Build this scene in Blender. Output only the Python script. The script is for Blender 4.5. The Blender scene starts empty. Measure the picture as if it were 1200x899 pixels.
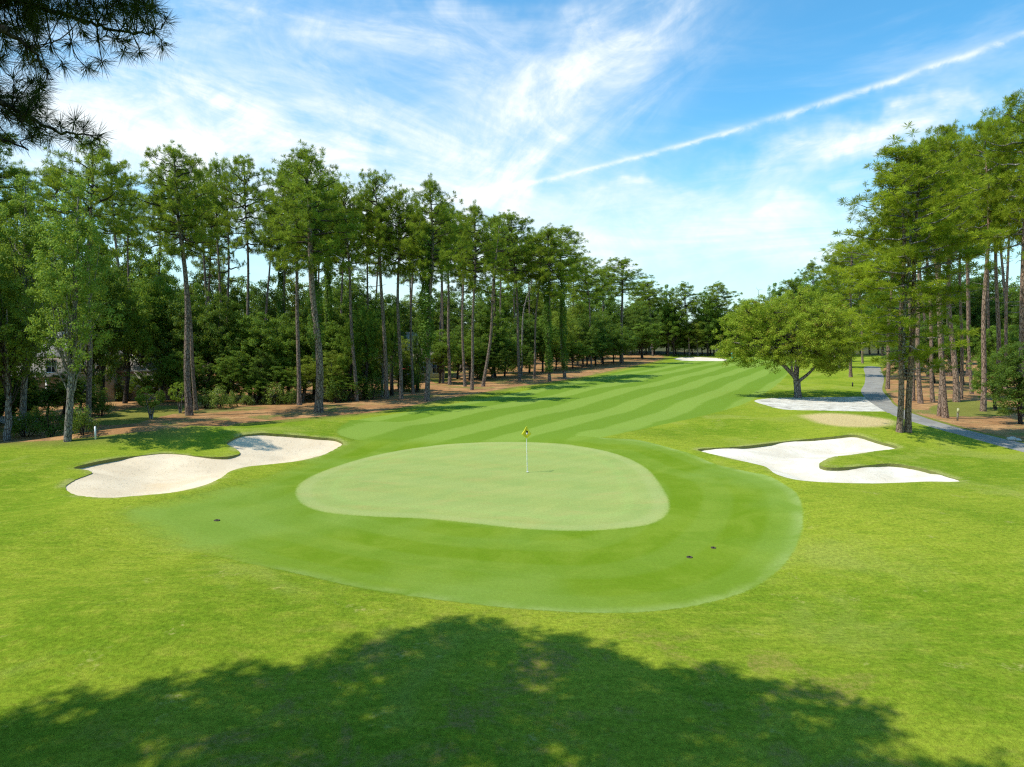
import bpy, math, random
import numpy as np
from mathutils import Vector, Matrix, Euler
from mathutils.geometry import delaunay_2d_cdt

random.seed(11)
RNG = np.random.default_rng(11)
sc = bpy.context.scene
COL = sc.collection

# ------------------------------------------------------------------ camera numbers (photo is 1200 x 899)
CH, PITCH, FPX = 6.5, math.radians(4.11), 800.0
CP, SP = math.cos(PITCH), math.sin(PITCH)
EL, AZ = math.radians(58), math.radians(16)
TOSUN = Vector((-math.cos(EL)*math.cos(AZ), -math.cos(EL)*math.sin(AZ), math.sin(EL)))

def ray(px, py):
    r, u = (px-600)/FPX, (449.5-py)/FPX
    return Vector((r, CP+u*SP, -SP+u*CP))

# ------------------------------------------------------------------ terrain
MOUNDS = [  # x, y, height, sx, sy, rotation
    (-21.5, 40.0, 1.05, 5.5, 2.0, .25), (-12.5, 45.5, .75, 5.0, 2.2, .35), (-29, 35, .45, 5, 2.2, .1),
    (6.0, 41.5, .40, 3.4, 2.0, .3), (15.5, 47.0, .75, 6.0, 2.6, .1), (23.5, 42.5, .75, 4.0, 2.6, -.2),
    (24, 52, .55, 6.0, 2.6, 0), (-14.5, 22, .35, 4, 3, .4), (11.5, 20.0, .22, 4.5, 5, .2), (-6, 17, .18, 4, 2.6, .2),
    (3, 31, .18, 10, 9, 0), (22, 27, .35, 5, 3, .1), (-13.5, 26.5, .30, 3.5, 2.2, .5), (-9.5, 14.5, .32, 3.2, 2.2, .2), (12.5, 25, .28, 3, 3.5, .2), (6.5, 12.2, .20, 3.5, 2, -.2), (-24, 29, .45, 4, 3, .3), (45, 214, 1.3, 30, 9, 0), (-2, 150, .8, 12, 20, 0),
]
def smooth(t):
    t = np.clip(t, 0, 1); return t*t*(3-2*t)
def hgt(x, y):
    x = np.asarray(x, float); y = np.asarray(y, float)
    z = .10*np.sin(x*.21+y*.13+1.3) + .06*np.sin(x*.37-y*.29+.4) + .05*np.sin(x*.11+y*.45+2.0)
    r = np.hypot(x, y)
    z = z*smooth(r/8)*(1-.5*smooth((r-60)/80))
    for mx, my, mh, sx, sy, ro in MOUNDS:
        dx, dy = x-mx, y-my
        a = (dx*math.cos(ro)+dy*math.sin(ro))/sx; b = (-dx*math.sin(ro)+dy*math.cos(ro))/sy
        z = z + mh*np.exp(-(a*a+b*b)*.7)
    return z
def at(px, py):
    """point of the terrain seen at a photo pixel"""
    d = ray(px, py)
    if d.z > -.0047*d.y: d.z = -.0047*d.y
    t = np.geomspace(6, 1500, 500)
    z = CH + d.z*t - hgt(d.x*t, d.y*t)
    k = int(np.argmax(z < 0))
    a, b = t[k-1], t[k]
    for _ in range(30):
        m = (a+b)/2
        if CH+d.z*m-float(hgt(d.x*m, d.y*m)) > 0: a = m
        else: b = m
    m = (a+b)/2
    return Vector((d.x*m, d.y*m, float(hgt(d.x*m, d.y*m))))
def gz(x, y): return float(hgt(x, y))

# ------------------------------------------------------------------ helpers
def link(o, parent=None):
    COL.objects.link(o)
    if parent is not None: o.parent = parent
    return o
def tag(o, label=None, cat=None, group=None, kind=None):
    if label: o['label'] = label
    if cat: o['category'] = cat
    if group: o['group'] = group
    if kind: o['kind'] = kind
    return o
def empty(name, loc, rz=0):
    o = bpy.data.objects.new(name, None); o.location = loc; o.rotation_euler = (0, 0, rz); o.empty_display_size = .3
    return link(o)
def fast_mesh(name, verts, faces, mat, rnd=None, smoothf=False):
    """verts (N,3); faces = list of (M,k) int arrays"""
    me = bpy.data.meshes.new(name)
    verts = np.asarray(verts, np.float32)
    faces = [np.asarray(f, np.int32) for f in faces if len(f)]
    me.vertices.add(len(verts)); me.vertices.foreach_set('co', verts.ravel())
    nl = sum(f.size for f in faces); npo = sum(len(f) for f in faces)
    me.loops.add(nl); me.loops.foreach_set('vertex_index', np.concatenate([f.ravel() for f in faces]))
    me.polygons.add(npo)
    tot = np.concatenate([np.full(len(f), f.shape[1], np.int32) for f in faces])
    st = np.concatenate([[0], np.cumsum(tot)[:-1]]).astype(np.int32)
    me.polygons.foreach_set('loop_start', st)
    me.polygons.foreach_set('loop_total', tot)
    if smoothf: me.polygons.foreach_set('use_smooth', np.ones(npo, bool))
    me.update(calc_edges=True)
    if rnd is not None:
        a = me.attributes.new('rnd', 'FLOAT', 'FACE'); a.data.foreach_set('value', np.asarray(rnd, np.float32))
    if mat: me.materials.append(mat)
    return me
def mobj(name, me, parent=None, loc=None):
    o = bpy.data.objects.new(name, me)
    if loc is not None: o.location = loc
    return link(o, parent)

class MB:
    def __init__(s): s.v = []; s.q = []; s.t = []; s.n = 0; s.rq = []; s.rt = []
    def add(s, v, q=None, t=None, r=0.5):
        v = np.asarray(v, float).reshape(-1, 3); s.v.append(v)
        if q is not None and len(q): q = np.asarray(q); s.q.append(q+s.n); s.rq.append(np.full(len(q), r) if np.isscalar(r) else r)
        if t is not None and len(t): t = np.asarray(t); s.t.append(t+s.n); s.rt.append(np.full(len(t), r) if np.isscalar(r) else r)
        s.n += len(v)
    def box(s, x0, x1, y0, y1, z0, z1, rz=0, o=(0, 0, 0), r=.5):
        v = np.array([(x, y, z) for z in (z0, z1) for y in (y0, y1) for x in (x0, x1)], float)
        c, n = math.cos(rz), math.sin(rz)
        v = np.c_[v[:, 0]*c-v[:, 1]*n, v[:, 0]*n+v[:, 1]*c, v[:, 2]]+np.array(o)
        s.add(v, [(0, 2, 3, 1), (4, 5, 7, 6), (0, 1, 5, 4), (2, 6, 7, 3), (0, 4, 6, 2), (1, 3, 7, 5)], r=r)
    def tube(s, pts, rad, n=6, cap=True, r=.5, flare=None):
        pts = np.asarray(pts, float); m = len(pts)
        rad = np.full(m, rad, float) if np.isscalar(rad) else np.asarray(rad, float)
        tg = np.gradient(pts, axis=0); tg /= np.linalg.norm(tg, axis=1)[:, None]+1e-9
        ref = np.array([1., 0, 0]) if abs(tg[0, 0]) < .8 else np.array([0, 1., 0])
        u = np.cross(tg, ref); u /= np.linalg.norm(u, axis=1)[:, None]+1e-9
        w = np.cross(tg, u)
        a = np.arange(n)*2*math.pi/n
        ring = (u[:, None, :]*np.cos(a)[None, :, None]+w[:, None, :]*np.sin(a)[None, :, None])*rad[:, None, None]
        if flare is not None: ring = ring*flare(np.arange(m)[:, None], a[None, :])[:, :, None]
        v = (pts[:, None, :]+ring).reshape(-1, 3)
        i = np.arange(m-1)[:, None]*n; j = np.arange(n)[None, :]; k = (j+1) % n
        q = np.stack([i+j, i+k, i+n+k, i+n+j], -1).reshape(-1, 4)
        s.add(v, q, r=r)
        if cap:
            s.add(np.r_[v[-n:], pts[-1:]+tg[-1:]*rad[-1]*.3], t=[(j, (j+1) % n, n) for j in range(n)], r=r)
            s.add(np.r_[v[:n], pts[:1]], t=[((j+1) % n, j, n) for j in range(n)], r=r)
    def blades(s, c, d, L, W, r=.5):
        """needles: thin triangles, narrow at the base, from c along d"""
        c = np.asarray(c); d = np.asarray(d); m = len(c)
        sd = np.cross(d, RNG.normal(size=(m, 3))); sd /= np.linalg.norm(sd, axis=1)[:, None]+1e-9
        L = np.broadcast_to(L, m)[:, None]; W = np.broadcast_to(W, m)[:, None]
        v = np.stack([c, c+d*L*.62+sd*W*.5, c+d*L, c+d*L*.55-sd*W*.5], 1).reshape(-1, 3)
        q = np.arange(4*m).reshape(-1, 4)
        s.add(v, q, r=np.broadcast_to(r, m).copy())
    def leaves(s, c, nrm, size, r=.5, aspect=.6):
        c = np.asarray(c); m = len(c)
        nrm = nrm/(np.linalg.norm(nrm, axis=1)[:, None]+1e-9)
        u = np.cross(nrm, RNG.normal(size=(m, 3))); u /= np.linalg.norm(u, axis=1)[:, None]+1e-9
        w = np.cross(nrm, u)
        z = np.broadcast_to(size, m)[:, None]
        v = np.stack([c-u*z*.5, c+w*z*.5*aspect+nrm*z*.06, c+u*z*.5, c-w*z*.5*aspect+nrm*z*.06], 1).reshape(-1, 3)
        s.add(v, np.arange(4*m).reshape(-1, 4), r=np.broadcast_to(r, m).copy())
    def mesh(s, name, mat, smoothf=False):
        fs = []; rr = []
        if s.q: fs.append(np.concatenate(s.q)); rr.append(np.concatenate(s.rq))
        if s.t: fs.append(np.concatenate(s.t)); rr.append(np.concatenate(s.rt))
        return fast_mesh(name, np.concatenate(s.v), fs, mat, np.concatenate(rr), smoothf)
    def build(s, name, mat, parent=None, smoothf=False, loc=None):
        return mobj(name, s.mesh(name, mat, smoothf), parent, loc)

# ------------------------------------------------------------------ node helpers
class NT:
    def __init__(s, tree): s.t = tree; s.n = tree.nodes; s.l = tree.links
    def new(s, typ, **kw):
        n = s.n.new(typ)
        for k, v in kw.items(): setattr(n, k, v)
        return n
    def put(s, sock, v):
        if isinstance(v, bpy.types.NodeSocket): s.l.new(v, sock)
        elif v is not None:
            if hasattr(sock.default_value, '__len__') and not hasattr(v, '__len__'): v = (v,)*len(sock.default_value)
            if hasattr(v, '__len__') and len(sock.default_value) == 4 and len(v) == 3: v = (*v, 1)
            sock.default_value = v
    def m(s, op, a, b=None, c=None, clamp=False):
        n = s.new('ShaderNodeMath', operation=op, use_clamp=clamp)
        s.put(n.inputs[0], a)
        if b is not None: s.put(n.inputs[1], b)
        if c is not None: s.put(n.inputs[2], c)
        return n.outputs[0]
    def mix(s, f, a, b, blend='MIX'):
        n = s.new('ShaderNodeMix', data_type='RGBA', blend_type=blend)
        s.put(n.inputs[0], f); s.put(n.inputs[6], a); s.put(n.inputs[7], b)
        return n.outputs[2]
    def noise(s, vec, scale, detail=3, rough=.55, dist=0, dim='3D'):
        n = s.new('ShaderNodeTexNoise', noise_dimensions=dim)
        if vec is not None: s.l.new(vec, n.inputs['Vector'])
        n.inputs['Scale'].default_value = scale; n.inputs['Detail'].default_value = detail
        n.inputs['Roughness'].default_value = rough; n.inputs['Distortion'].default_value = dist
        return n.outputs[0]
    def ramp(s, v, lo, hi, a=0., b=1., smoothstep=True):
        n = s.new('ShaderNodeMapRange', interpolation_type='SMOOTHSTEP' if smoothstep else 'LINEAR')
        s.put(n.inputs[0], v)
        for i, q in zip((1, 2, 3, 4), (lo, hi, a, b)): n.inputs[i].default_value = q
        return n.outputs[0]
    def mapping(s, vec, scale=(1, 1, 1), rot=(0, 0, 0), loc=(0, 0, 0)):
        n = s.new('ShaderNodeMapping'); s.l.new(vec, n.inputs[0])
        n.inputs['Scale'].default_value = scale; n.inputs['Rotation'].default_value = rot; n.inputs['Location'].default_value = loc
        return n.outputs[0]
    def attr(s, name):
        return s.new('ShaderNodeAttribute', attribute_name=name).outputs['Fac']
def mat(name):
    m = bpy.data.materials.new(name); m.use_nodes = True; m.node_tree.nodes.clear()
    t = NT(m.node_tree); out = t.new('ShaderNodeOutputMaterial')
    return m, t, out
def bsdf(t, out, col, rough=.8, spec=.3, bump=None, bstr=.3, bdist=.02, metallic=0):
    b = t.new('ShaderNodeBsdfPrincipled')
    t.put(b.inputs['Base Color'], col); t.put(b.inputs['Roughness'], rough)
    b.inputs['Specular IOR Level'].default_value = spec; b.inputs['Metallic'].default_value = metallic
    if bump is not None:
        n = t.new('ShaderNodeBump'); n.inputs['Strength'].default_value = bstr; n.inputs['Distance'].default_value = bdist
        t.l.new(bump, n.inputs['Height']); t.l.new(n.outputs[0], b.inputs['Normal'])
    t.l.new(b.outputs[0], out.inputs[0])
    return b
def pos(t): return t.new('ShaderNodeNewGeometry').outputs['Position']
def objco(t): return t.new('ShaderNodeTexCoord').outputs['Object']

def simple(name, c, rough=.6, var=.15, scale=3, metallic=0):
    m, t, o = mat(name)
    n = t.noise(objco(t), scale, 4)
    k = tuple(x*(1-var) for x in c); k2 = tuple(min(1, x*(1+var)) for x in c)
    bsdf(t, o, t.mix(t.ramp(n, .3, .7), k, k2), rough, .3, n, .2, .01, metallic)
    return m

# leaf materials -----------------------------------------------------
def leafmat(name, dark, light, trans=.35, hue_var=.25, extra=None, rough=.55):
    m, t, o = mat(name)
    r = t.attr('rnd')
    oi = t.new('ShaderNodeObjectInfo').outputs['Random']
    c = t.mix(r, dark, light)
    c = t.mix(t.m('MULTIPLY', oi, hue_var), c, tuple(a*b for a, b in zip(light, (1.25, 1.0, .55))))
    if extra: c = t.mix(t.ramp(r, .965, .985), c, extra)
    d = t.new('ShaderNodeBsdfPrincipled'); t.put(d.inputs['Base Color'], c)
    d.inputs['Roughness'].default_value = rough; d.inputs['Specular IOR Level'].default_value = .12
    tr = t.new('ShaderNodeBsdfTranslucent'); t.l.new(t.mix(.45, c, (.42, .52, .03)), tr.inputs[0])
    mx = t.new('ShaderNodeMixShader'); mx.inputs[0].default_value = trans
    t.l.new(d.outputs[0], mx.inputs[1]); t.l.new(tr.outputs[0], mx.inputs[2]); t.l.new(mx.outputs[0], o.inputs[0])
    return m
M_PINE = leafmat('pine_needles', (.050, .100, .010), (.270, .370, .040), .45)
M_PINE_SUNLIT = leafmat('pine_needles_bright', (.10, .150, .008), (.36, .44, .030), .45, .10)  # sunlit copy of the pine needles, the light put into its colour
M_NEAR_BACKLIT = leafmat('near_needles_backlit', (.020, .040, .012), (.045, .075, .018), .20)  # overhanging bough: its backlit darkness is put into the needle colour
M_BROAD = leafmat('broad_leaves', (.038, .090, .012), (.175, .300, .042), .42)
M_GUM = leafmat('gum_leaves', (.085, .160, .020), (.290, .430, .075), .42, .12)
M_OAK = leafmat('oak_leaves', (.15, .23, .014), (.45, .54, .055), .48, .08, (.28, .17, .04))
M_YEL = leafmat('yellow_leaves', (.095, .150, .015), (.260, .330, .045), .40, .15)
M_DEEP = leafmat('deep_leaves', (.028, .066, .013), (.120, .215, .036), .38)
M_IVY = leafmat('ivy_leaves', (.035, .085, .012), (.150, .270, .040), .40)
M_SHRUB = leafmat('shrub_leaves', (.080, .150, .025), (.250, .350, .080), .36, .25, (.42, .42, .28))
M_PINK = leafmat('pink_petals', (.45, .12, .20), (.65, .28, .38), .3)

def barkmat(name, a, b, c):
    m, t, o = mat(name)
    p = objco(t)
    n1 = t.noise(t.mapping(p, (7, 7, 1.6)), 1.6, 5, .65, .6)
    v = t.new('ShaderNodeTexVoronoi', feature='DISTANCE_TO_EDGE'); t.l.new(t.mapping(p, (6.5, 6.5, 1.9)), v.inputs[0]); v.inputs['Scale'].default_value = 1.3
    crack = t.ramp(v.outputs[0], .0, .14)
    col = t.mix(t.ramp(n1, .35, .68), a, b)
    col = t.mix(t.ramp(t.noise(p, .55, 3), .52, .68), col, c)
    col = t.mix(crack, tuple(x*.38 for x in a), col)
    bsdf(t, o, col, .92, .15, t.m('ADD', crack, n1), .8, .05)
    return m
M_BARK = barkmat('pine_bark', (.19, .145, .115), (.38, .30, .24), (.34, .235, .17))
M_BARKR = barkmat('red_pine_bark', (.25, .165, .115), (.46, .32, .235), (.40, .24, .16))
M_BARKG = barkmat('grey_bark', (.20, .18, .155), (.40, .37, .32), (.28, .25, .21))
M_BARKD = barkmat('dark_bark', (.05, .04, .032), (.11, .09, .07), (.08, .065, .05))

# ------------------------------------------------------------------ plant generators (native sizes in metres)
def unit(v): return v/(np.linalg.norm(v, axis=-1, keepdims=True)+1e-9)
def jitter_path(p0, p1, n, amp, sag=0):
    t = np.linspace(0, 1, n)[:, None]
    p = p0*(1-t)+p1*t
    j = np.cumsum(RNG.normal(size=(n, 3)), 0); j -= t*j[-1]; j[0] = 0
    p = p+j*amp/n
    p[:, 2] += sag*(t[:, 0]*(1-t[:, 0]))*4
    return p

def pine_proto(H=24., cb=.62, R=4.2, nl=34, r0=.27, flat=0., tufts=6, blades=38, L=.42, W=.034, lean=0., fill=1., stubs=8, low=None):
    """returns trunk, branches and crown builders"""
    tk, br, cr = MB(), MB(), MB()
    z = np.linspace(0, H*.985, 22); t = z/H
    ph = RNG.uniform(0, 6.28, 4)
    bend = RNG.uniform(.2, .5)
    px = bend*np.sin(t*3+ph[0])-bend*math.sin(ph[0])+.12*np.sin(t*11+ph[1])-.12*math.sin(ph[1])
    py = bend*np.sin(t*2.6+ph[2])-bend*math.sin(ph[2])+.10*np.sin(t*9+ph[3])-.10*math.sin(ph[3])
    ax = np.c_[px, py, z-.3*(t < .01)]
    rad = r0*(1-.62*t-.30*t**4); rad[0] *= 1.35; rad[1] *= 1.06
    tk.tube(ax, rad, 12)
    def axis(zz):
        return np.array([np.interp(zz, z, ax[:, 0]), np.interp(zz, z, ax[:, 1]), zz]), np.interp(zz, z, rad)
    br.tube(ax[6:], rad[6:]*.45, 5)
    for k in range(stubs):
        zz = RNG.uniform(cb*.55, cb*1.02)*H; p, rr = axis(zz)
        a = RNG.uniform(0, 6.28); ln = RNG.uniform(.3, 1.9)
        e = p+np.array([math.cos(a), math.sin(a), RNG.uniform(-.25, .3)])*ln
        br.tube(jitter_path(p, e, 5, .25), np.linspace(.035, .012, 5), 4)
    az = RNG.uniform(0, 6.28)
    for k in range(nl):
        f = (k+RNG.uniform(-.3, .3))/nl; f = min(max(f, 0), 1)
        zz = H*(cb+(0.965-cb)*f)
        p, rr = axis(zz)
        az += 2.4+RNG.uniform(-.5, .5)
        prof = (math.sin(math.pi*min(1, (f*.78+.20)))**.75) * RNG.uniform(.6, 1.12)
        if flat: prof = (1-flat)*prof+flat*(1-.35*f)*RNG.uniform(.7, 1.1)
        ln = R*prof
        if low is not None and f < low[0]: ln *= low[1]
        up = (-.10+.75*f+RNG.uniform(-.12, .15))
        e = p+np.array([math.cos(az)*ln, math.sin(az)*ln, up*ln*.75])
        lp = jitter_path(p, e, 8, .9, -.05*ln)
        br.tube(lp, np.linspace(max(.022, .020*ln+.02), .012, 8), 5, cap=False)
        ncl = max(2, int(ln*1.4*fill))
        for c in range(ncl):
            s = .32+.68*(c+RNG.uniform(0, 1))/ncl; s = min(s, 1.0)
            i = s*7; i0 = int(min(i, 6)); q = lp[i0]*(1-(i-i0))+lp[i0+1]*(i-i0)
            side = RNG.normal(size=3); side[2] = abs(side[2])*.5+.1
            cc = q+unit(side)*RNG.uniform(.25, .95)*(.6+.25*ln/4)
            if s > .97: cc = q
            br.tube(np.array([q, (q+cc)/2+RNG.normal(size=3)*.06, cc]), np.array([.016, .012, .008]), 3, cap=False)
            nt = max(2, int(tufts*RNG.uniform(.6, 1.3)))
            off = RNG.normal(size=(nt, 3))*np.array([.33, .33, .15])
            shade = RNG.beta(2, 2)
            for o in off:
                b = cc+o
                d = unit(RNG.normal(size=(blades, 3))+np.array([0, 0, .55])+unit(o)*.5)
                cr.blades(np.repeat(b[None], blades, 0), d, RNG.uniform(.65, 1.1, blades)*L, W, np.clip(shade+RNG.normal(0, .18)+RNG.normal(0, .08, blades), 0, 1))
    # leader
    p, rr = axis(H*.97)
    for j in range(int(9*fill)):
        b = p+RNG.normal(size=3)*np.array([.5, .5, .45])
        d = unit(RNG.normal(size=(blades, 3))+np.array([0, 0, .6]))
        cr.blades(np.repeat(b[None], blades, 0), d, L, W, RNG.uniform(.3, .9))
    return tk, br, cr

def vine_mesh(H=24., lo=.06, hi=.72, rad=.55, n=5200, size=.20):
    mb = MB()
    z = H*(lo+(hi-lo)*RNG.beta(1.1, 1.1, n))
    lump = .55+.45*np.sin(z*1.3+1)*np.sin(z*.47+2)
    a = RNG.uniform(0, 6.28, n); r = .22+rad*np.abs(lump)*RNG.beta(2, 1.6, n)
    c = np.c_[np.cos(a)*r, np.sin(a)*r, z]
    nr = np.c_[np.cos(a), np.sin(a), np.full(n, .5)]+RNG.normal(size=(n, 3))*.5
    mb.leaves(c, nr, size*RNG.uniform(.6, 1.2, n), np.clip(.5+.35*np.sin(z*2.1+a)+RNG.normal(0, .15, n), 0, 1))
    return mb

def broad_proto(H=12., cb=.22, R=4., r0=.22, ncl=230, per=70, leaf=.20, trunk_top=.75, egg=1.0, clump=.55, blobs=9, forks=1, nl=22, bottom=None):
    """rounded broadleaf crown: lobes, clumps round the lobes' shells, leaves in the clumps"""
    tk, br, cr = MB(), MB(), MB()
    cz = H*(cb+1)/2; hz = H*(1-cb)/2
    top = np.array([RNG.normal(0, .3), RNG.normal(0, .3), H*trunk_top])
    ax = jitter_path(np.array([0, 0, -.3]), top, 12, .6)
    tk.tube(ax, r0*np.linspace(1.25, .18, 12)**.9, 10)
    br.tube(ax[1:], r0*np.linspace(1.1, .15, 11)**.9*.5, 5)
    # lobes
    lob = []
    for b in range(blobs):
        f = (b+.5)/blobs
        a = b*2.4+RNG.uniform(-.4, .4)
        zf = -0.72+1.5*f
        rr = math.sqrt(max(.05, 1-zf*zf))*R*.58*(1 if egg == 1 else (1-(egg-1)*max(zf, 0)))
        lob.append((np.array([math.cos(a)*rr, math.sin(a)*rr, cz+zf*hz*.72]), R*RNG.uniform(.36, .52)))
    lob.append((np.array([0, 0, cz]), R*.55)); lob.append((np.array([0, 0, H-R*.38]), R*.38))
    for k in range(nl):
        c, lr = lob[k % len(lob)]
        s = RNG.uniform(.25, .9); i = int(s*11); p = ax[i]
        e = c+unit(RNG.normal(size=3))*lr*.7
        if e[2] < p[2]-.5: i = max(2, i//2); p = ax[i]
        br.tube(jitter_path(p, e, 7, .8, .2), np.linspace(r0*.35, .015, 7), 5, cap=False)
    w = np.array([l[1]**2 for l in lob]); w /= w.sum()
    for k in range(ncl):
        c, lr = lob[RNG.choice(len(lob), p=w)]
        d = unit(RNG.normal(size=3)+np.array([0, 0, .25]))
        cc = c+d*lr*(RNG.uniform(.72, 1.12) if RNG.uniform() < .8 else RNG.uniform(.2, .7))*np.array([1, 1, .85])
        if cc[2] < H*cb*.8: cc[2] = H*cb*.8+RNG.uniform(0, .5)
        n = int(per*RNG.uniform(.6, 1.3))
        o = RNG.normal(size=(n, 3)); o = unit(o)*(RNG.uniform(.15, 1, n)[:, None])**.6*clump*np.array([1, 1, .62])
        nr = o*1.3/clump+np.array([0, 0, .9])+RNG.normal(size=(n, 3))*.6
        sh = RNG.beta(2, 2)
        cr.leaves(cc+o, nr, leaf*RNG.uniform(.6, 1.15, n), np.clip(sh+RNG.normal(0, .15, n), 0, 1))
    return tk, br, cr

def shrub_proto(H=1.6, R=1.2, n=1500, leaf=.16, aspect=.45):
    st, cr = MB(), MB()
    for k in range(9):
        a = RNG.uniform(0, 6.28); e = np.array([math.cos(a)*R*.6, math.sin(a)*R*.6, H*RNG.uniform(.6, .85)])
        st.tube(jitter_path(np.array([math.cos(a)*.1, math.sin(a)*.1, -.08]), e, 5, .2), np.linspace(.028, .010, 5), 5)
    nb = 26
    for k in range(nb):
        d = unit(RNG.normal(size=3)); d[2] = abs(d[2])
        c = d*np.array([R*.72, R*.72, H*.72])*RNG.uniform(.5, 1.08)+np.array([0, 0, H*.16])
        m = n//nb; o = unit(RNG.normal(size=(m, 3)))*RNG.uniform(.2, 1, m)[:, None]*.42*R*.75
        sh = RNG.beta(2, 2)
        p = c+o; p[:, 2] = np.maximum(p[:, 2], .03)
        cr.leaves(p, o+np.array([0, 0, .4])+RNG.normal(size=(m, 3))*.2, leaf*RNG.uniform(.6, 1.2, m), np.clip(sh+RNG.normal(0, .15, m), 0, 1), aspect)
    return st, cr

PROTO = {}
def reg(kind, parts):      # parts: list of (part name, mesh)
    PROTO[kind] = parts
def regt(kind, builders, names, mats, smooths):
    reg(kind, [(n, b.mesh(kind+'_'+n, m, s)) for b, n, m, s in zip(builders, names, mats, smooths)])
T3, S3 = ('trunk', 'branches', 'crown'), (True, True, False)
PH = 24.0
for i, kw in enumerate([dict(cb=.60, R=4.4, nl=46), dict(cb=.66, R=4.2, nl=38, flat=.3), dict(cb=.55, R=4.0, nl=50),
                        dict(cb=.70, R=3.8, nl=32, fill=.95), dict(cb=.62, R=4.6, nl=38, flat=.15, fill=.95)]):
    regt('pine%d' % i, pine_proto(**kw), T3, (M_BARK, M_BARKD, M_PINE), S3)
# fuller pines for the right wood, in the sunlit needle colour
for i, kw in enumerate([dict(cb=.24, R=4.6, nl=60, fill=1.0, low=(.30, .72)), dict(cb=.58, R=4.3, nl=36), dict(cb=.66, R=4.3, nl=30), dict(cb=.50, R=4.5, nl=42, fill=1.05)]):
    regt('bright%d' % i, pine_proto(tufts=7, **kw), T3, (M_BARKR, M_BARKG, M_PINE_SUNLIT), S3)
regt('sparse', pine_proto(cb=.5, R=4.6, nl=22, fill=.7, tufts=4), T3, (M_BARK, M_BARKD, M_PINE), S3)
VINE = [vine_mesh().mesh('vine_a', M_IVY), vine_mesh(lo=.2, hi=.8, rad=.8, n=6500).mesh('vine_b', M_IVY)]
BH = 12.0
for i in range(3):
    regt('broad%d' % i, broad_proto(ncl=330, per=62, leaf=.23, cb=.14), T3, (M_BARKD, M_BARKD, M_BROAD), S3)
for i in range(2):
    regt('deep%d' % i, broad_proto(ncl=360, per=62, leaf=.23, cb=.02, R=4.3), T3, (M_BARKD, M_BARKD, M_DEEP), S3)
for i in range(2):
    regt('yellow%d' % i, broad_proto(ncl=320, per=62, leaf=.20, cb=.16), T3, (M_BARKG, M_BARKD, M_YEL), S3)
for i in range(3):
    regt('wall%d' % i, broad_proto(H=14, cb=.0, R=4.6, ncl=420, per=50, leaf=.30, trunk_top=.9, egg=1.2, blobs=14, nl=16, clump=.7), T3, (M_BARKD, M_BARKD, (M_BROAD, M_DEEP, M_GUM)[i]), S3)
# sweetgums: tall and narrow
for i in range(2):
    regt('gum%d' % i, broad_proto(H=18, cb=.14, R=3.6, ncl=420, per=60, leaf=.19, trunk_top=.95, egg=1.75, blobs=16, nl=44, clump=.5), T3, (M_BARKG, M_BARKG, M_GUM), S3)
NATIVE = {'pine': 24., 'bright': 24., 'sparse': 24., 'broad': 12., 'deep': 12., 'yellow': 12., 'gum': 18., 'wall': 14.}
NATR = {'pine': 4.3, 'bright': 4.4, 'sparse': 4.4, 'broad': 4.0, 'deep': 4.3, 'yellow': 4.0, 'gum': 3.6, 'wall': 4.6}
BLOCK = []
def plant(name, kind, x, y, H, halfw, label, cat, group=None, lean=0., leany=0., vine=None, thick=1.0):
    k = kind.rstrip('0123456789')
    s = H/NATIVE[k]
    root = empty(name, (x, y, gz(x, y)-(.9 if k == 'wall' else .35 if k == 'deep' else .05)), 0)
    root.rotation_euler = (leany, lean, 0)
    tag(root, label, cat, group)
    rz = RNG.uniform(0, 6.28)
    w = halfw/NATR[k]
    for pn, me in PROTO[kind]:
        o = mobj(pn, me, root)
        o.rotation_euler = (0, 0, rz)
        o.scale = (thick*.84*(.6*s+.4), thick*.84*(.6*s+.4), s) if pn == 'trunk' else (w, w, s)
    if vine is not None:
        o = mobj('vine', VINE[vine % 2], root); o.scale = (.9+.25*(vine > 1), .9+.25*(vine > 1), s); o.rotation_euler = (0, 0, rz+1)
    return root

def plant_px(name, kind, bx, by, ty, hw, label, cat, group=None, tx=None, vine=None, thick=1., depth_add=0.):
    """base pixel (bx,by), top pixel (tx,ty), crown half-width in pixels: the tree stands at the terrain point seen there"""
    p = at(bx, by)
    if depth_add:
        f = (p.y+depth_add)/p.y; p = Vector((p.x*f, p.y*f, 0)); p.z = gz(p.x, p.y)
    d = ray(tx if tx is not None else bx-(bx-600)*.018, ty)
    f = p.y/d.y
    H = CH+d.z*f-p.z
    lean = math.atan2(d.x*f-p.x, H)
    hwm = hw/FPX*p.y*(1.04 if kind[:4] == 'pine' else 1.)
    return plant(name, kind, p.x, p.y, H, hwm, label, cat, group, lean, 0, vine, thick)

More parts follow.
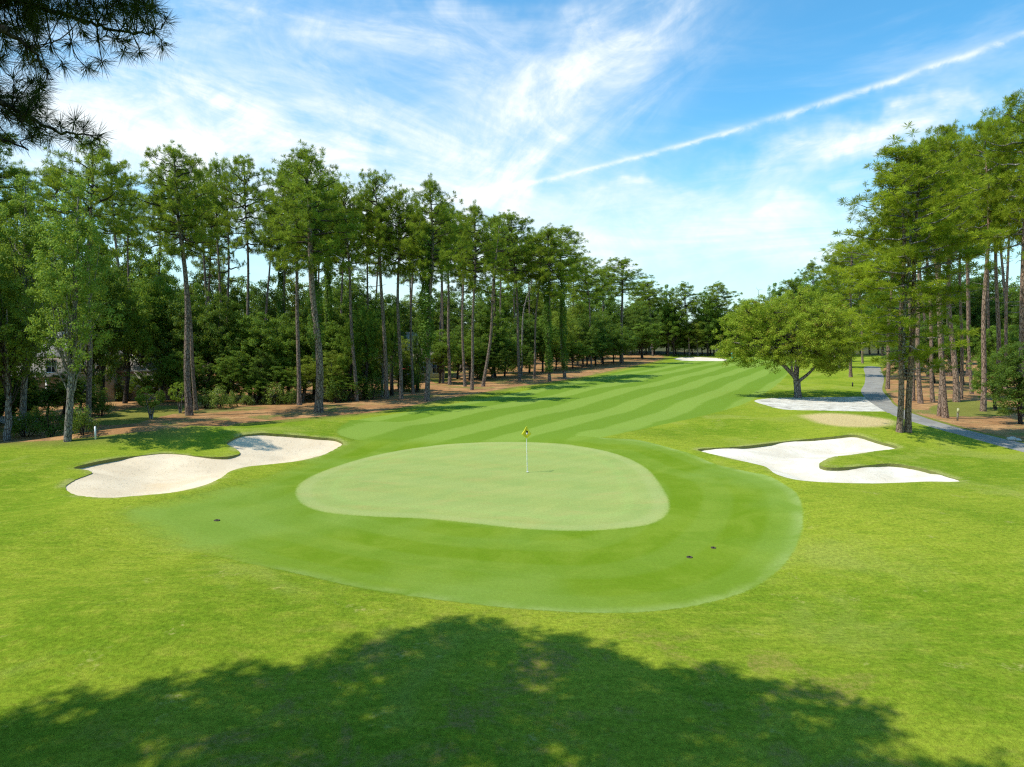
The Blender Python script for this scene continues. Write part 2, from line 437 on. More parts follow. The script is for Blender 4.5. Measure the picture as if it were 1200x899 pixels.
# ================================================================== ZONES (outlines measured on the photo, laid on the terrain)
def catmull(pts, n=8, closed=True):
    P = np.array(pts, float); m = len(P); out = []
    for i in range(m if closed else m-1):
        if closed: a, b, c, d = P[(i-1) % m], P[i], P[(i+1) % m], P[(i+2) % m]
        else: a, b, c, d = P[max(i-1, 0)], P[i], P[i+1], P[min(i+2, m-1)]
        for j in range(n):
            t = j/n
            out.append(.5*((2*b)+(-a+c)*t+(2*a-5*b+4*c-d)*t*t+(-a+3*b-3*c+d)*t**3))
    return np.array(out)
def outline(pts, step=.3, rag=0., smoothpts=True):
    px = catmull(pts, 6) if smoothpts else np.array(pts, float)
    w = np.array([at(a, b).xy[:] for a, b in px])
    # resample in metres
    seg = np.r_[w, w[:1]]; L = np.r_[0, np.cumsum(np.hypot(*np.diff(seg, axis=0).T))]
    n = int(min(max(L[-1]/step, 24), 500)); s = np.linspace(0, L[-1], n, endpoint=False)
    r = np.c_[np.interp(s, L, seg[:, 0]), np.interp(s, L, seg[:, 1])]
    if rag: r = r+RNG.normal(size=r.shape)*rag
    return r
def sd_poly(P, V):
    """signed distance, positive inside; P (N,2)"""
    N = len(P); best = np.full(N, 1e9); ins = np.zeros(N, bool)
    A = V; B = np.roll(V, -1, 0)
    for a, b in zip(A, B):
        ab = b-a; ap = P-a
        t = np.clip((ap@ab)/(ab@ab+1e-12), 0, 1)
        d = np.hypot(*(ap-t[:, None]*ab).T); best = np.minimum(best, d)
        c = ((a[1] > P[:, 1]) != (b[1] > P[:, 1]))
        if c.any():
            xi = (b[0]-a[0])*(P[:, 1]-a[1])/(b[1]-a[1]+1e-12)+a[0]
            ins ^= c & (P[:, 0] < xi)
    return np.where(ins, best, -best)

c = lambda L, s, ox, oy: [(x/s+ox, y/s+oy) for x, y in L]
Z = {}
Z['green'] = outline([(347,578),(352,566),(375,553),(420,538),(470,527),(520,521),(580,518),(640,519),(690,524),(730,534),(757,548),(772,565),(783,585),(782,600),(765,612),(730,618),(680,621),(620,619),(560,613),(500,607),(430,604),(380,599),(355,590)], .25)
Z['apron'] = outline([(148,600),(165,619),(215,641),(280,657),(350,672),(430,690),(520,703),(600,712),(680,717),(750,717),(820,708),(880,690),(920,660),(938,628),(941,600),(933,577),(905,561),(870,551),(840,544),(815,534),(780,523),(745,515),(705,513),(640,508),(560,504),(480,504),(430,511),(390,528),(350,545),(300,562),(250,576),(190,587)], .3)
Z['fairway'] = outline([(420,516),(395,508),(410,494),(470,484),(540,472),(600,461),(660,449),(720,437),(760,429),(800,423),(850,420),(905,419),(932,424),(925,436),(905,455),(870,474),(820,488),(770,499),(708,512),(650,522),(560,522),(480,520)], .5)
Z['left_bunker'] = outline(c([(85,200),(130,185),(200,170),(270,158),(350,150),(430,142),(500,144),(560,151),(630,155),(690,154),(735,143),(732,132),(712,118),(685,104),(700,88),(740,72),(785,65),(830,62),(930,68),(1040,78),(1110,85),(1140,103),(1115,120),(1050,150),(960,172),(840,186),(760,195),(700,212),(660,240),(590,270),(480,295),(350,308),(220,317),(110,308),(65,290),(60,268),(100,243),(158,220),(150,210),(110,203)], 3.333, 60, 490), .18, .012)
Z['right_bunker'] = outline(c([(65,138),(75,131),(120,128),(250,120),(400,103),(520,90),(620,80),(700,72),(740,78),(800,97),(890,125),(800,140),(700,155),(620,165),(575,185),(566,198),(600,208),(680,208),(760,200),(850,192),(930,200),(1000,215),(1080,242),(1145,267),(1000,268),(850,274),(700,275),(560,270),(470,260),(400,242),(372,228),(340,205),(260,185),(150,160)], 3.529, 800, 490), .18, .012)
Z['far_bunker'] = outline([(790,420.5),(800,418.6),(825,418.5),(849,420.5),(847,423),(815,423),(800,422.6)], .8)
Z['sand_waste'] = outline([(884,470),(900,467),(930,466),(970,465.5),(1010,465),(1019,467),(1026,473),(1046,481),(1040,482),(1003,482),(960,481),(920,480),(898,475)], .3, .05)
Z['path'] = outline([(1013,430),(1014,440),(1013,450),(1009,458),(1013,465),(1024,474),(1050,488),(1100,503),(1200,530),(1330,562),(1330,546),(1200,519.5),(1130,503),(1085,490),(1052,477),(1042,467),(1034,457),(1036,444),(1032,433),(1030,430)], .5)
Z['straw_right'] = outline([(1036,432),(1039,445),(1038,457),(1045,467),(1056,477),(1088,489),(1134,502),(1200,517.5),(1330,543),(1700,560),(2100,430),(1500,404),(1120,407),(1060,420)], .8, 0.06)
Z['lawn_right'] = outline([(1090,478),(1120,470),(1170,472),(1185,486),(1130,488),(1100,487)], .4, .08)
Z['straw_left'] = outline([(-700,640),(-120,532),(0,523),(45,518),(95,514),(150,509),(220,502),(290,495),(340,490),(400,488),(470,478),(500,471),(560,461),(600,454),(650,447),(700,438),(745,428),(775,421),(760,414),(600,408),(200,403),(-600,405),(-1500,420),(-1500,600)], .9, .06)
Z['lawn_left'] = outline([(112,497),(122,487),(160,478),(215,475),(222,480),(190,488),(150,497)], .4, .06)
Z['lawn_gap'] = outline([(503,441),(514,434),(532,434),(526,446),(510,449)], .8, .06)
Z['dead_grass'] = outline([(938,487),(965,484),(990,484.5),(1020,488),(1050,493),(1045,499),(1010,501),(975,499),(955,495)], .5, .05)
Z['forest_floor'] = outline([(560,413),(640,414.5),(700,415),(760,415.6),(860,415.6),(960,415.8),(1030,417),(1120,416),(1500,412),(2300,400),(1500,394.6),(1000,393.4),(600,393.4),(200,393.4),(-400,394.6),(-900,399)], 6, .3, False)
BUNK = ('left_bunker', 'right_bunker', 'far_bunker')

# ground points: rings round the camera foot, dense inside the view
pts = []
r = 3.0; k = 0
while r < 2600:
    st = .019 if r < 320 else .05
    a = 0.0
    inner = math.radians(46)
    nin = int(2*inner/(.017 if r < 320 else .04)); nout = 60
    off = (k % 2)*.5
    for j in range(nin): 
        th = -inner+2*inner*(j+off)/nin; pts.append((r*math.sin(th), r*math.cos(th)))
    for j in range(nout):
        th = inner+(2*math.pi-2*inner)*(j+off+.25)/(nout+.5); pts.append((r*math.sin(th), r*math.cos(th)))
    r *= 1+st; k += 1
pts.append((0, 0))
G = np.array(pts)
G += RNG.normal(size=G.shape)*np.hypot(*G.T)[:, None]*.0015
# extra points in and round the bunkers so their bowls are smooth
ex = []
for zn, sp in (('left_bunker', .35), ('right_bunker', .35)):
    V = Z[zn]; lo, hi = V.min(0)-2, V.max(0)+2
    X, Y = np.meshgrid(np.arange(lo[0], hi[0], sp), np.arange(lo[1], hi[1], sp)); Q = np.c_[X.ravel(), Y.ravel()]+RNG.normal(size=(X.size, 2))*.05
    s = sd_poly(Q, V); ex.append(Q[(s > -2) & (np.abs(s) > .08)])
G = np.r_[G, np.concatenate(ex)]
order = ['green', 'apron', 'left_bunker', 'right_bunker', 'far_bunker', 'sand_waste', 'path', 'fairway', 'straw_right', 'straw_left', 'lawn_right', 'lawn_left', 'lawn_gap', 'forest_floor']
vs = list(map(tuple, G)); edges = []
for zn in order:
    V = Z[zn]; b = len(vs); vs += list(map(tuple, V)); n = len(V)
    edges += [(b+i, b+(i+1) % n) for i in range(n)]
cv, ce, cf, _, _, _ = delaunay_2d_cdt([Vector(v) for v in vs], edges, [], 0, 1e-5)
CV = np.array([v[:] for v in cv]); CF = np.array([f for f in cf if len(f) == 3])
cen = CV[CF].mean(1)
zone = np.full(len(CF), 'rough', dtype=object)
def setz(zn, name=None):
    lo, hi = Z[zn].min(0), Z[zn].max(0)
    m = np.where((cen >= lo).all(1) & (cen <= hi).all(1))[0]
    s = sd_poly(cen[m], Z[zn]); zone[m[s > 0]] = name or zn
for zn in ('forest_floor', 'straw_left', 'straw_right', 'lawn_right', 'lawn_left', 'lawn_gap', 'fairway', 'apron', 'sand_waste', 'path', 'green', 'left_bunker', 'right_bunker', 'far_bunker'):
    setz(zn, 'lawn' if zn.startswith('lawn') else None)
SD = {zn: np.clip(sd_poly(CV, Z[zn]), -30, 30) for zn in ('green', 'apron', 'fairway', 'left_bunker', 'right_bunker', 'far_bunker', 'dead_grass', 'straw_left', 'straw_right')}
ZG = hgt(CV[:, 0], CV[:, 1])
# the grass swells up a little round the far and left rims of the bunkers
for bn in ('left_bunker', 'right_bunker'):
    ZG = ZG+.10*np.exp(-((SD[bn]+.35)/.45)**2)*(SD[bn] <= 0.3)
ZG = ZG-.03*smooth((SD['apron']+.05)/.1)*(1-smooth((SD['fairway']+.6)/.5))
def bunker_z(bn):
    s = SD[bn]; lip = .035+.13*smooth(.5+.9*np.sin(CV[:, 0]*.47+1.2)*np.sin(CV[:, 1]*.9+CV[:, 0]*.3))
    if bn == 'far_bunker': lip = .1
    return ZG-lip-.34*smooth(s/2.6)-.02*np.sin(CV[:, 0]*1.1)*smooth(s/1.5)
ATTRS = {'sd_green': SD['green'], 'sd_apron': SD['apron'], 'sd_fair': SD['fairway'], 'sd_dead': SD['dead_grass'],
         'sd_bunk': np.maximum(np.maximum(SD['left_bunker'], SD['right_bunker']), SD['far_bunker']),
         'sd_straw': np.maximum(SD['straw_left'], SD['straw_right'])}
def ground_part(name, zn, m, zz, label=None):
    F = CF[zone == zn]
    used = np.unique(F); mp = np.full(len(CV), -1); mp[used] = np.arange(len(used))
    me = fast_mesh(name, np.c_[CV[used], zz[used]], [mp[F]], m, None, True)
    for an, arr in ATTRS.items():
        a = me.attributes.new(an, 'FLOAT', 'POINT'); a.data.foreach_set('value', arr[used].astype(np.float32))
    o = mobj(name, me); tag(o, kind='structure')
    return o

# ------------------------------------------------------------------ ground materials
def grass_material():
    m, t, o = mat('mown_grass')
    p = pos(t); flat = t.mapping(p, (1, 1, 0))
    big = t.noise(flat, .11, 3, .5); mid = t.noise(flat, .55, 4, .6, .6); fine = t.noise(flat, 9., 4, .7)
    streak = t.noise(t.mapping(flat, (.35, 1.6, 1), (0, 0, .25)), 2.2, 4, .6, .4)
    vfine = t.noise(flat, 42., 2, .7)
    # rough
    rough = t.mix(t.ramp(big, .38, .62), (.140, .215, .013), (.235, .285, .024))
    rough = t.mix(t.ramp(mid, .42, .72, 0, .55), rough, (.255, .300, .028))
    rough = t.mix(t.ramp(streak, .55, .8, 0, .5), rough, (.100, .210, .012))
    mott = t.noise(t.mapping(flat, (.7, 1.5, 1), (0, 0, -.15)), 1.9, 5, .68, .3)
    rough = t.mix(t.ramp(mott, .50, .68, 0, .45), rough, (.300, .320, .040))
    rough = t.mix(t.ramp(mott, .50, .36, 0, .35), rough, (.085, .165, .010))
    tan = t.m('MULTIPLY', t.ramp(t.noise(flat, .75, 5, .72, .3), .60, .70), t.ramp(fine, .40, .62))
    rough = t.mix(t.m('MULTIPLY', t.ramp(t.noise(t.mapping(flat, (1, .8, 1)), .19, 4, .62, .6), .52, .66), .45), rough, (.29, .31, .065))
    wear = t.new('ShaderNodeVectorMath', operation='DISTANCE'); t.l.new(t.mapping(p, (.75, 1, 0)), wear.inputs[0]); wear.inputs[1].default_value = (.5, 9.5, 0)
    wm = t.ramp(wear.outputs['Value'], 3.2, 7.5, 1, 0)
    bare = t.m('MULTIPLY', t.ramp(t.noise(flat, .62, 5, .7, .5), .50, .64), wm)
    rough = t.mix(t.m('MULTIPLY', t.m('MULTIPLY', bare, t.ramp(fine, .3, .6)), .9), rough, (.22, .17, .05))
    rough = t.mix(t.m('MULTIPLY', tan, .6), rough, (.36, .29, .12))
    # apron and fairway
    apron = t.mix(t.ramp(mid, .35, .7), (.118, .196, .010), (.160, .232, .020))
    apron = t.mix(t.ramp(big, .45, .6, 0, .55), apron, (.175, .265, .048))
    w = t.m('ADD', t.ramp(streak, .3, .8, -.5, .5), 0.)
    sx = t.new('ShaderNodeSeparateXYZ'); t.l.new(p, sx.inputs[0])
    ang = math.radians(26.5)
    across = t.m('SUBTRACT', t.m('MULTIPLY', sx.outputs[0], math.cos(ang)), t.m('MULTIPLY', sx.outputs[1], math.sin(ang)))
    across = t.m('ADD', across, t.m('ADD', t.m('MULTIPLY', t.m('SUBTRACT', t.noise(flat, .08, 2), .5), .25), t.m('MULTIPLY', t.m('SUBTRACT', fine, .5), .9)))
    wave = t.m('SINE', t.m('MULTIPLY', across, 2*math.pi/4.9))
    stripe = t.ramp(t.m('ADD', wave, t.m('MULTIPLY', w, .5)), -.28, .28)
    fair = t.mix(stripe, (.134, .220, .022), (.186, .272, .042))
    # fringe stripes fade on the apron
    near_f = t.ramp(t.attr('sd_fair'), -.15, .15)
    col = t.mix(near_f, rough, fair)
    sda = t.attr('sd_apron')
    jit = t.m('MULTIPLY', t.m('SUBTRACT', fine, .5), .25)
    left = t.m('MULTIPLY', t.ramp(sx.outputs[0], -9., -5., 1, 0), .8)
    ins = t.mix(left, t.ramp(t.m('ADD', sda, jit), -.06, .06), t.ramp(t.m('ADD', sda, t.m('MULTIPLY', t.m('SUBTRACT', mid, .5), 3.)), -.9, 1.4))
    edge = t.m('MULTIPLY', t.m('MULTIPLY', ins, t.ramp(sda, .02, .55, 1., 0.)), t.m('SUBTRACT', t.m('SUBTRACT', 1., left), near_f, clamp=True))
    ringw = t.m('SINE', t.m('MULTIPLY', sda, 2*math.pi/2.3))
    apron = t.mix(t.m('MULTIPLY', t.ramp(ringw, -.3, .5), .16), apron, (.205, .295, .060))
    blend_up = t.ramp(t.attr('sd_fair'), -1.0, 2.5)
    apron2 = t.mix(blend_up, apron, fair)
    apron2 = t.mix(t.m('MULTIPLY', edge, t.ramp(mid, .35, .6, .05, .5)), apron2, (.27, .34, .11))
    col = t.mix(ins, col, apron2)
    # green
    sdg = t.attr('sd_green')
    gn = t.mix(t.ramp(mid, .3, .7), (.235, .305, .085), (.280, .325, .092))
    gn = t.mix(t.ramp(t.noise(t.mapping(flat, (.5, 1.3, 1)), .8, 5, .65, .4), .5, .68, 0, .6), gn, (.30, .295, .092))
    gn = t.mix(t.ramp(t.noise(flat, 5., 3, .6), .66, .72, 0, .35), gn, (.20, .27, .07))
    gs = t.m('SINE', t.m('MULTIPLY', t.m('ADD', t.m('MULTIPLY', sx.outputs[0], .35), sx.outputs[1]), 2*math.pi/3.4))
    gn = t.mix(t.m('MULTIPLY', t.ramp(gs, -.6, .6), .25), gn, (.32, .36, .12))
    g2 = t.m('SINE', t.m('MULTIPLY', t.m('ADD', t.m('SUBTRACT', t.m('MULTIPLY', sx.outputs[1], .8), t.m('MULTIPLY', sx.outputs[0], .6)), t.m('MULTIPLY', jit, .4)), 2*math.pi/1.15))
    gn = t.mix(t.m('MULTIPLY', t.ramp(g2, -.3, .3), .16), gn, (.21, .28, .075))
    gn = t.mix(t.ramp(t.noise(flat, 2.6, 2, .5), .70, .76, 0, .35), gn, (.33, .30, .12))
    ring = t.m('MULTIPLY', t.ramp(sdg, .0, .25), t.ramp(sdg, .45, .75, 1, 0))
    gn = t.mix(t.m('MULTIPLY', ring, .3), gn, (.33, .36, .14))
    gn = t.mix(t.m('MULTIPLY', t.ramp(sdg, 1.2, 1.4), t.m('MULTIPLY', t.ramp(sdg, 1.5, 1.9, 1, 0), .25)), gn, (.26, .37, .10))
    col = t.mix(t.ramp(t.m('ADD', sdg, t.m('MULTIPLY', jit, .9)), -.08, .08), col, gn)
    # dead patch and sandy turf next to the bunkers
    col = t.mix(t.m('MULTIPLY', t.ramp(t.m('ADD', t.attr('sd_dead'), t.m('MULTIPLY', jit, 5.)), -.4, .8), .95), col, (.52, .40, .19))
    sdb = t.attr('sd_bunk')
    col = t.mix(t.m('MULTIPLY', t.ramp(t.m('ADD', sdb, t.m('MULTIPLY', jit, 2.)), -.5, -.05), t.ramp(mid, .4, .62, 0, .5)), col, (.36, .33, .14))
    # pine-needle litter thins out into the grass
    sds = t.attr('sd_straw')
    col = t.mix(t.m('MULTIPLY', t.ramp(t.m('ADD', sds, t.m('MULTIPLY', jit, 9.)), -2.4, .3), .6), col, (.17, .13, .05))
    # blade-scale speckle, rough deeper than mown turf
    mown = t.m('MAXIMUM', t.m('MAXIMUM', ins, near_f), 0.)
    amp = t.m('SUBTRACT', 1., t.m('MULTIPLY', mown, .72))
    spk = t.m('ADD', t.m('MULTIPLY', fine, .55), t.m('MULTIPLY', vfine, .45))
    mul = t.m('ADD', 1., t.m('MULTIPLY', t.m('MULTIPLY', t.m('SUBTRACT', spk, .5), 2.9), amp))
    hsv = t.new('ShaderNodeHueSaturation'); t.l.new(col, hsv.inputs['Color']); t.l.new(mul, hsv.inputs['Value'])
    hgt_ = t.m('MULTIPLY', spk, amp)
    bsdf(t, o, hsv.outputs[0], .95, .02, hgt_, 1., .05)
    return m
def sand_material(name, a, b, dapple_shade=0.):
    m, t, o = mat(name)
    p = pos(t); n = t.noise(p, .5, 4, .6); f = t.noise(p, 18, 3, .7)
    rake = t.noise(t.mapping(p, (1.2, 9, 1), (0, 0, .5)), 1.2, 3, .6, .5)
    col = t.mix(t.ramp(n, .35, .7), a, b)
    col = t.mix(t.ramp(t.noise(p, .28, 3, .6, .4), .55, .75, 0, .5), col, tuple(x*y for x, y in zip(b, (.90, .80, .66))))
    if dapple_shade:
        d = t.m('MULTIPLY', t.ramp(t.noise(t.mapping(p, (.6, 2.2, 1)), 1.6, 5, .7), .48, .62), dapple_shade)  # dappled tree shade painted into the sand colour
        col = t.mix(d, col, (.10, .085, .055))
    sdb = t.attr('sd_bunk')
    rk = t.m('SINE', t.m('MULTIPLY', t.m('ADD', sdb, t.m('MULTIPLY', n, 1.3)), 2*math.pi/.14))
    foot = t.ramp(t.noise(p, 3.4, 3, .6), .56, .64)
    bump = t.m('ADD', t.m('ADD', t.m('MULTIPLY', f, .35), t.m('MULTIPLY', rk, t.ramp(rake, .42, .62, 0., .10))), t.m('MULTIPLY', foot, -.6))
    col = t.mix(t.m('MULTIPLY', foot, .18), col, tuple(x*.8 for x in a))
    bsdf(t, o, col, .95, .1, bump, .5, .04)
    return m
def straw_material():
    m, t, o = mat('pine_straw')
    p = pos(t); n = t.noise(p, .35, 4, .6); f = t.noise(p, 7, 5, .75); md = t.noise(p, 1.4, 4, .65)
    col = t.mix(t.ramp(n, .4, .62), (.31, .155, .062), (.42, .235, .10))
    col = t.mix(t.ramp(md, .46, .64, 0, .8), col, (.17, .095, .042))
    col = t.mix(t.m('MULTIPLY', t.ramp(t.noise(p, .22, 4, .6, .5), .52, .62), t.ramp(f, .3, .6)), col, (.105, .150, .025))
    col = t.mix(t.ramp(f, .5, .75, 0, .5), col, (.56, .38, .19))
    bsdf(t, o, col, .95, .1, f, .9, .06)
    return m
M_GRASS = grass_material()
m, t, o = mat('forest_floor'); f = t.noise(pos(t), 1.1, 5, .7)
bsdf(t, o, t.mix(t.ramp(f, .35, .65), (.035, .055, .012), (.10, .075, .03)), .95, .1, f, .8, .1); M_FLOOR = m
M_SAND_L = sand_material('bunker_sand', (.58, .47, .325), (.65, .54, .385))
M_SAND_R = sand_material('white_bunker_sand', (.58, .51, .40), (.69, .635, .53))
M_SAND_W = sand_material('waste_sand', (.56, .52, .44), (.66, .62, .54), .75)
M_STRAW = straw_material()
def path_material():
    m, t, o = mat('cart_path_concrete')
    p = pos(t); n = t.noise(p, .6, 4, .6); f = t.noise(p, 14, 4, .7)
    col = t.mix(t.ramp(n, .35, .65), (.205, .19, .165), (.28, .262, .225))
    col = t.mix(t.ramp(t.noise(p, 2.2, 4, .7), .58, .68, 0, .6), col, (.20, .12, .06))
    bsdf(t, o, col, .85, .3, f, .3, .01); return m
M_PATH = path_material()

# the ground as one sheet cut along the outlines of its zones
rough = ground_part('ground', 'rough', M_GRASS, ZG)
ground_part('fairway', 'fairway', M_GRASS, ZG)
ground_part('putting_green_apron', 'apron', M_GRASS, ZG)
ground_part('putting_green', 'green', M_GRASS, ZG)
ground_part('lawn', 'lawn', M_GRASS, ZG)
ground_part('pine_straw_bed_left', 'straw_left', M_STRAW, ZG)
ground_part('pine_straw_bed_right', 'straw_right', M_STRAW, ZG)
ground_part('forest_floor', 'forest_floor', M_FLOOR, ZG)
ground_part('sandy_ground', 'sand_waste', M_SAND_W, ZG)
ground_part('cart_path', 'path', M_PATH, ZG+.0)
ground_part('sand_bunker_left', 'left_bunker', M_SAND_L, bunker_z('left_bunker'))
ground_part('sand_bunker_right', 'right_bunker', M_SAND_R, bunker_z('right_bunker'))
ground_part('sand_bunker_far', 'far_bunker', M_SAND_R, bunker_z('far_bunker'))
# blades of the near rough
def near_grass():
    mb = MB(); M_B, t, o = mat('grass_blades')
    p = pos(t); flat = t.mapping(p, (1, 1, 0)); r_ = t.attr('rnd')
    mott = t.noise(t.mapping(flat, (.7, 1.5, 1), (0, 0, -.15)), 1.9, 5, .68, .3)
    c_ = t.mix(t.ramp(mott, .36, .66), (.10, .19, .010), (.30, .34, .035))
    c_ = t.mix(t.ramp(r_, 0, 1, 0, .5), c_, (.36, .42, .05)); c_ = t.mix(t.ramp(r_, .93, .96), c_, (.42, .34, .15))
    d = t.new('ShaderNodeBsdfDiffuse'); t.l.new(c_, d.inputs[0]); tr = t.new('ShaderNodeBsdfTranslucent'); t.l.new(c_, tr.inputs[0])
    mx = t.new('ShaderNodeMixShader'); mx.inputs[0].default_value = .4; t.l.new(d.outputs[0], mx.inputs[1]); t.l.new(tr.outputs[0], mx.inputs[2]); t.l.new(mx.outputs[0], o.inputs[0])
    N = 240000
    rr = 8.5*(30/8.5)**RNG.uniform(0, 1, N)**.9; th = RNG.uniform(-.76, .76, N)
    Q = np.c_[rr*np.sin(th), rr*np.cos(th)]
    tuft = np.sin(Q[:, 0]*3.1+np.sin(Q[:, 1]*2.3)*2)*np.sin(Q[:, 1]*3.7+np.sin(Q[:, 0]*1.9)*2)
    keep = (sd_poly(Q, Z['apron']) < -.06) & (sd_poly(Q, Z['left_bunker']) < -.1) & (sd_poly(Q, Z['right_bunker']) < -.1) & (tuft > RNG.uniform(-1.6, .5, N))
    Q = Q[keep]; n = len(Q); rr = rr[keep]
    # rest on the cut ground mesh height (the sheet is a little lower outside the apron)
    z = hgt(Q[:, 0], Q[:, 1])-.03-.006
    d3 = unit(np.c_[RNG.normal(0, .75, n)+.15, RNG.normal(0, .75, n), np.full(n, .8)])
    mb.blades(np.c_[Q, z], d3, RNG.uniform(.018, .042, n)*(.8+rr/40), .0065*(.6+rr/14), RNG.uniform(0, 1, n))
    o_ = mb.build('rough_grass', M_B); tag(o_, 'short green blades of the rough in front of the green', 'grass', kind='stuff')
near_grass()
# turf lips: the cut edge of the grass down to the sand
m, t, o = mat('turf_edge')
f = t.noise(pos(t), 14, 3)
bsdf(t, o, t.mix(f, (.14, .13, .05), (.22, .25, .06)), .95, .1, f, .8, .03)
M_EDGE = m
for bn in BUNK:
    sel = zone == bn
    F = CF[sel]; E = np.concatenate([F[:, [0, 1]], F[:, [1, 2]], F[:, [2, 0]]])
    key = np.sort(E, 1); u, idx, cnt = np.unique(key, axis=0, return_index=True, return_counts=True)
    B = E[idx[cnt == 1]]
    zs = bunker_z(bn)
    mb = MB()
    n = len(B)
    a, b_ = B[:, 0], B[:, 1]
    # a ragged fringe of turf rolls over the edge: top at the grass, foot under the sand
    v = np.stack([np.c_[CV[a], ZG[a]], np.c_[CV[b_], ZG[b_]], np.c_[CV[b_], zs[b_]-.03], np.c_[CV[a], zs[a]-.03]], 1).reshape(-1, 3)
    mb.add(v, np.arange(4*n).reshape(-1, 4))
    o = mb.build('turf_lip', M_EDGE); tag(o, kind='structure')

# ================================================================== TREES
G_LEFT = 'tall pines along the left edge of the fairway'
G_RIGHT = 'pines along the cart path'
P = 'pine_tree'
# kind, base px, base py, top py, crown half width px, label, top px, vine, thick
LEFT = [
 ('pine4', 104, 500, 160, 52, 'airy pine behind the sweetgums, its crown showing beside the overhanging bough', 98, None, .9),
 ('pine3', 155, 468, 184, 34, 'slender leaning pine with a bare trunk left of the twin-trunked pair', 134, None, .85),
 ('pine0', 222, 487, 169, 48, 'tall pine with a bare grey trunk, the larger of a close pair', 207, None, 1.25),
 ('pine3', 230, 481, 192, 28, 'thin pine close behind the large bare-trunked one, its trunk nearly touching it', 217, None, .8),
 ('pine1', 246, 462, 190, 30, 'thin dark pine just right of the close pair, leaning slightly left', 228, None, .8),
 ('pine3', 263, 458, 183, 26, 'slim pine with a high narrow crown between the close pair and the ivy-wrapped trunks', 258, None, .8),
 ('sparse', 271, 460, 196, 24, 'slim pine with few branches standing against a gap of sky', 262, None, .75),
 ('pine4', 293, 463, 181, 36, 'straight thin pine with an open ragged crown against bright sky', 292, None, .8),
 ('pine2', 330, 462, 195, 34, 'pine with a dark ivy-covered trunk left of the biggest crown', 328, 0, .9),
 ('pine0', 351, 475, 186, 46, 'pine with a reddish bare trunk under the left half of the biggest crown', 343, None, .95),
 ('pine2', 373, 483, 172, 56, 'massive pine with a thick pale lower trunk and the biggest crown in the left row', 362, 1, 1.55),
 ('pine1', 386, 466, 205, 40, 'dark shaded pine close behind the massive pale-trunked pine', 383, 0, .9),
 ('pine4', 418, 470, 212, 32, 'slender pine with a straight pinkish trunk right of the massive pine', 407, None, .85),
 ('pine3', 429, 462, 226, 28, 'faint slim pine whose crown shows between two sky gaps', 428, None, .7),
 ('pine1', 453, 467, 201, 38, 'dark-trunked pine in front of the tan-roofed house', 444, None, 1.),
 ('pine0', 470, 468, 219, 36, 'straight pine in front of the roof gable, right of the dark-trunked one', 466, None, .95),
 ('pine3', 484, 462, 232, 28, 'thin pine in front of the tan roof, shaded by its neighbours', 481, None, .7),
 ('pine2', 500, 470, 208, 42, 'pine wrapped in a thick column of ivy standing on bare sandy soil', 497, 3, 1.15),
 ('pine1', 519, 449, 240, 28, 'thin pine by the small patch of sunny lawn', 514, None, .75),
 ('pine4', 527, 451, 236, 32, 'straight pine with a pair of close trunks at the right of the sunny lawn patch', 526, None, .95),
 ('pine3', 545, 453, 246, 28, 'slender pine halfway between the ivy column and the slanting trunk', 543, None, .85),
 ('pine2', 553, 457, 238, 34, 'dark pine left of the slanting trunk, crown merging with its neighbours', 550, None, .9),
 ('sparse', 566, 453, 252, 32, 'pine with a slanting trunk leaning right towards the fairway', 590, None, 1.),
 ('pine1', 577, 443, 250, 30, 'straight pine just right of the slanting trunk', 576, None, .85),
 ('pine0', 609, 446, 248, 40, 'tall pine behind the crooked grey dead snag', 600, None, .95),
 ('pine3', 626, 444, 268, 28, 'short-crowned pine right of the crooked dead snag', 630, None, .8),
 ('pine2', 644, 447, 264, 34, 'ivy-covered pine, left of the two green columns near the fairway', 637, 2, 1.05),
 ('pine1', 662, 444, 262, 40, 'ivy-covered pine with a wide flat crown tinged brown at its right edge', 656, 2, 1.05),
 ('pine4', 693, 430, 300, 30, 'distant pine between the ivy-covered pair and the lone orange-trunked one', 690, None, .8),
 ('pine1', 729, 426, 302, 33, 'lone pine with a bare orange trunk where the tree line ends beside the fairway', 734, None, 1.3),
]
for k_, bx, by, ty, hw, lb, tx, vn, th in LEFT:
    plant_px(P, k_, bx, by, ty, hw, lb, 'pine tree', G_LEFT, tx, vn, th)
# sweetgums and broadleaves on the far left
plant_px('sweetgum_tree', 'gum0', 79, 517, 197, 50, 'light green sweetgum with a pale trunk in front of the grey-roofed house', 'tree', 'broadleaf trees in front of the house', 92)
plant_px('sweetgum_tree', 'gum1', 28, 508, 203, 48, 'sweetgum with a tall leafy crown second from the frame edge', 'tree', 'broadleaf trees in front of the house', 32)
plant_px('oak_tree', 'yellow0', 9, 517, 308, 52, 'small yellow-green oak with a dark trunk at the far left edge', 'tree', 'broadleaf trees in front of the house', 6)
plant_px('sweetgum_tree', 'gum0', -55, 520, 180, 62, 'sweetgum at the very edge of the picture, mostly cut off', 'tree', 'broadleaf trees in front of the house')
plant_px(P, 'pine2', -20, 500, 130, 60, 'tall pine at the left edge, hidden behind the overhanging bough', 'pine tree', G_LEFT)

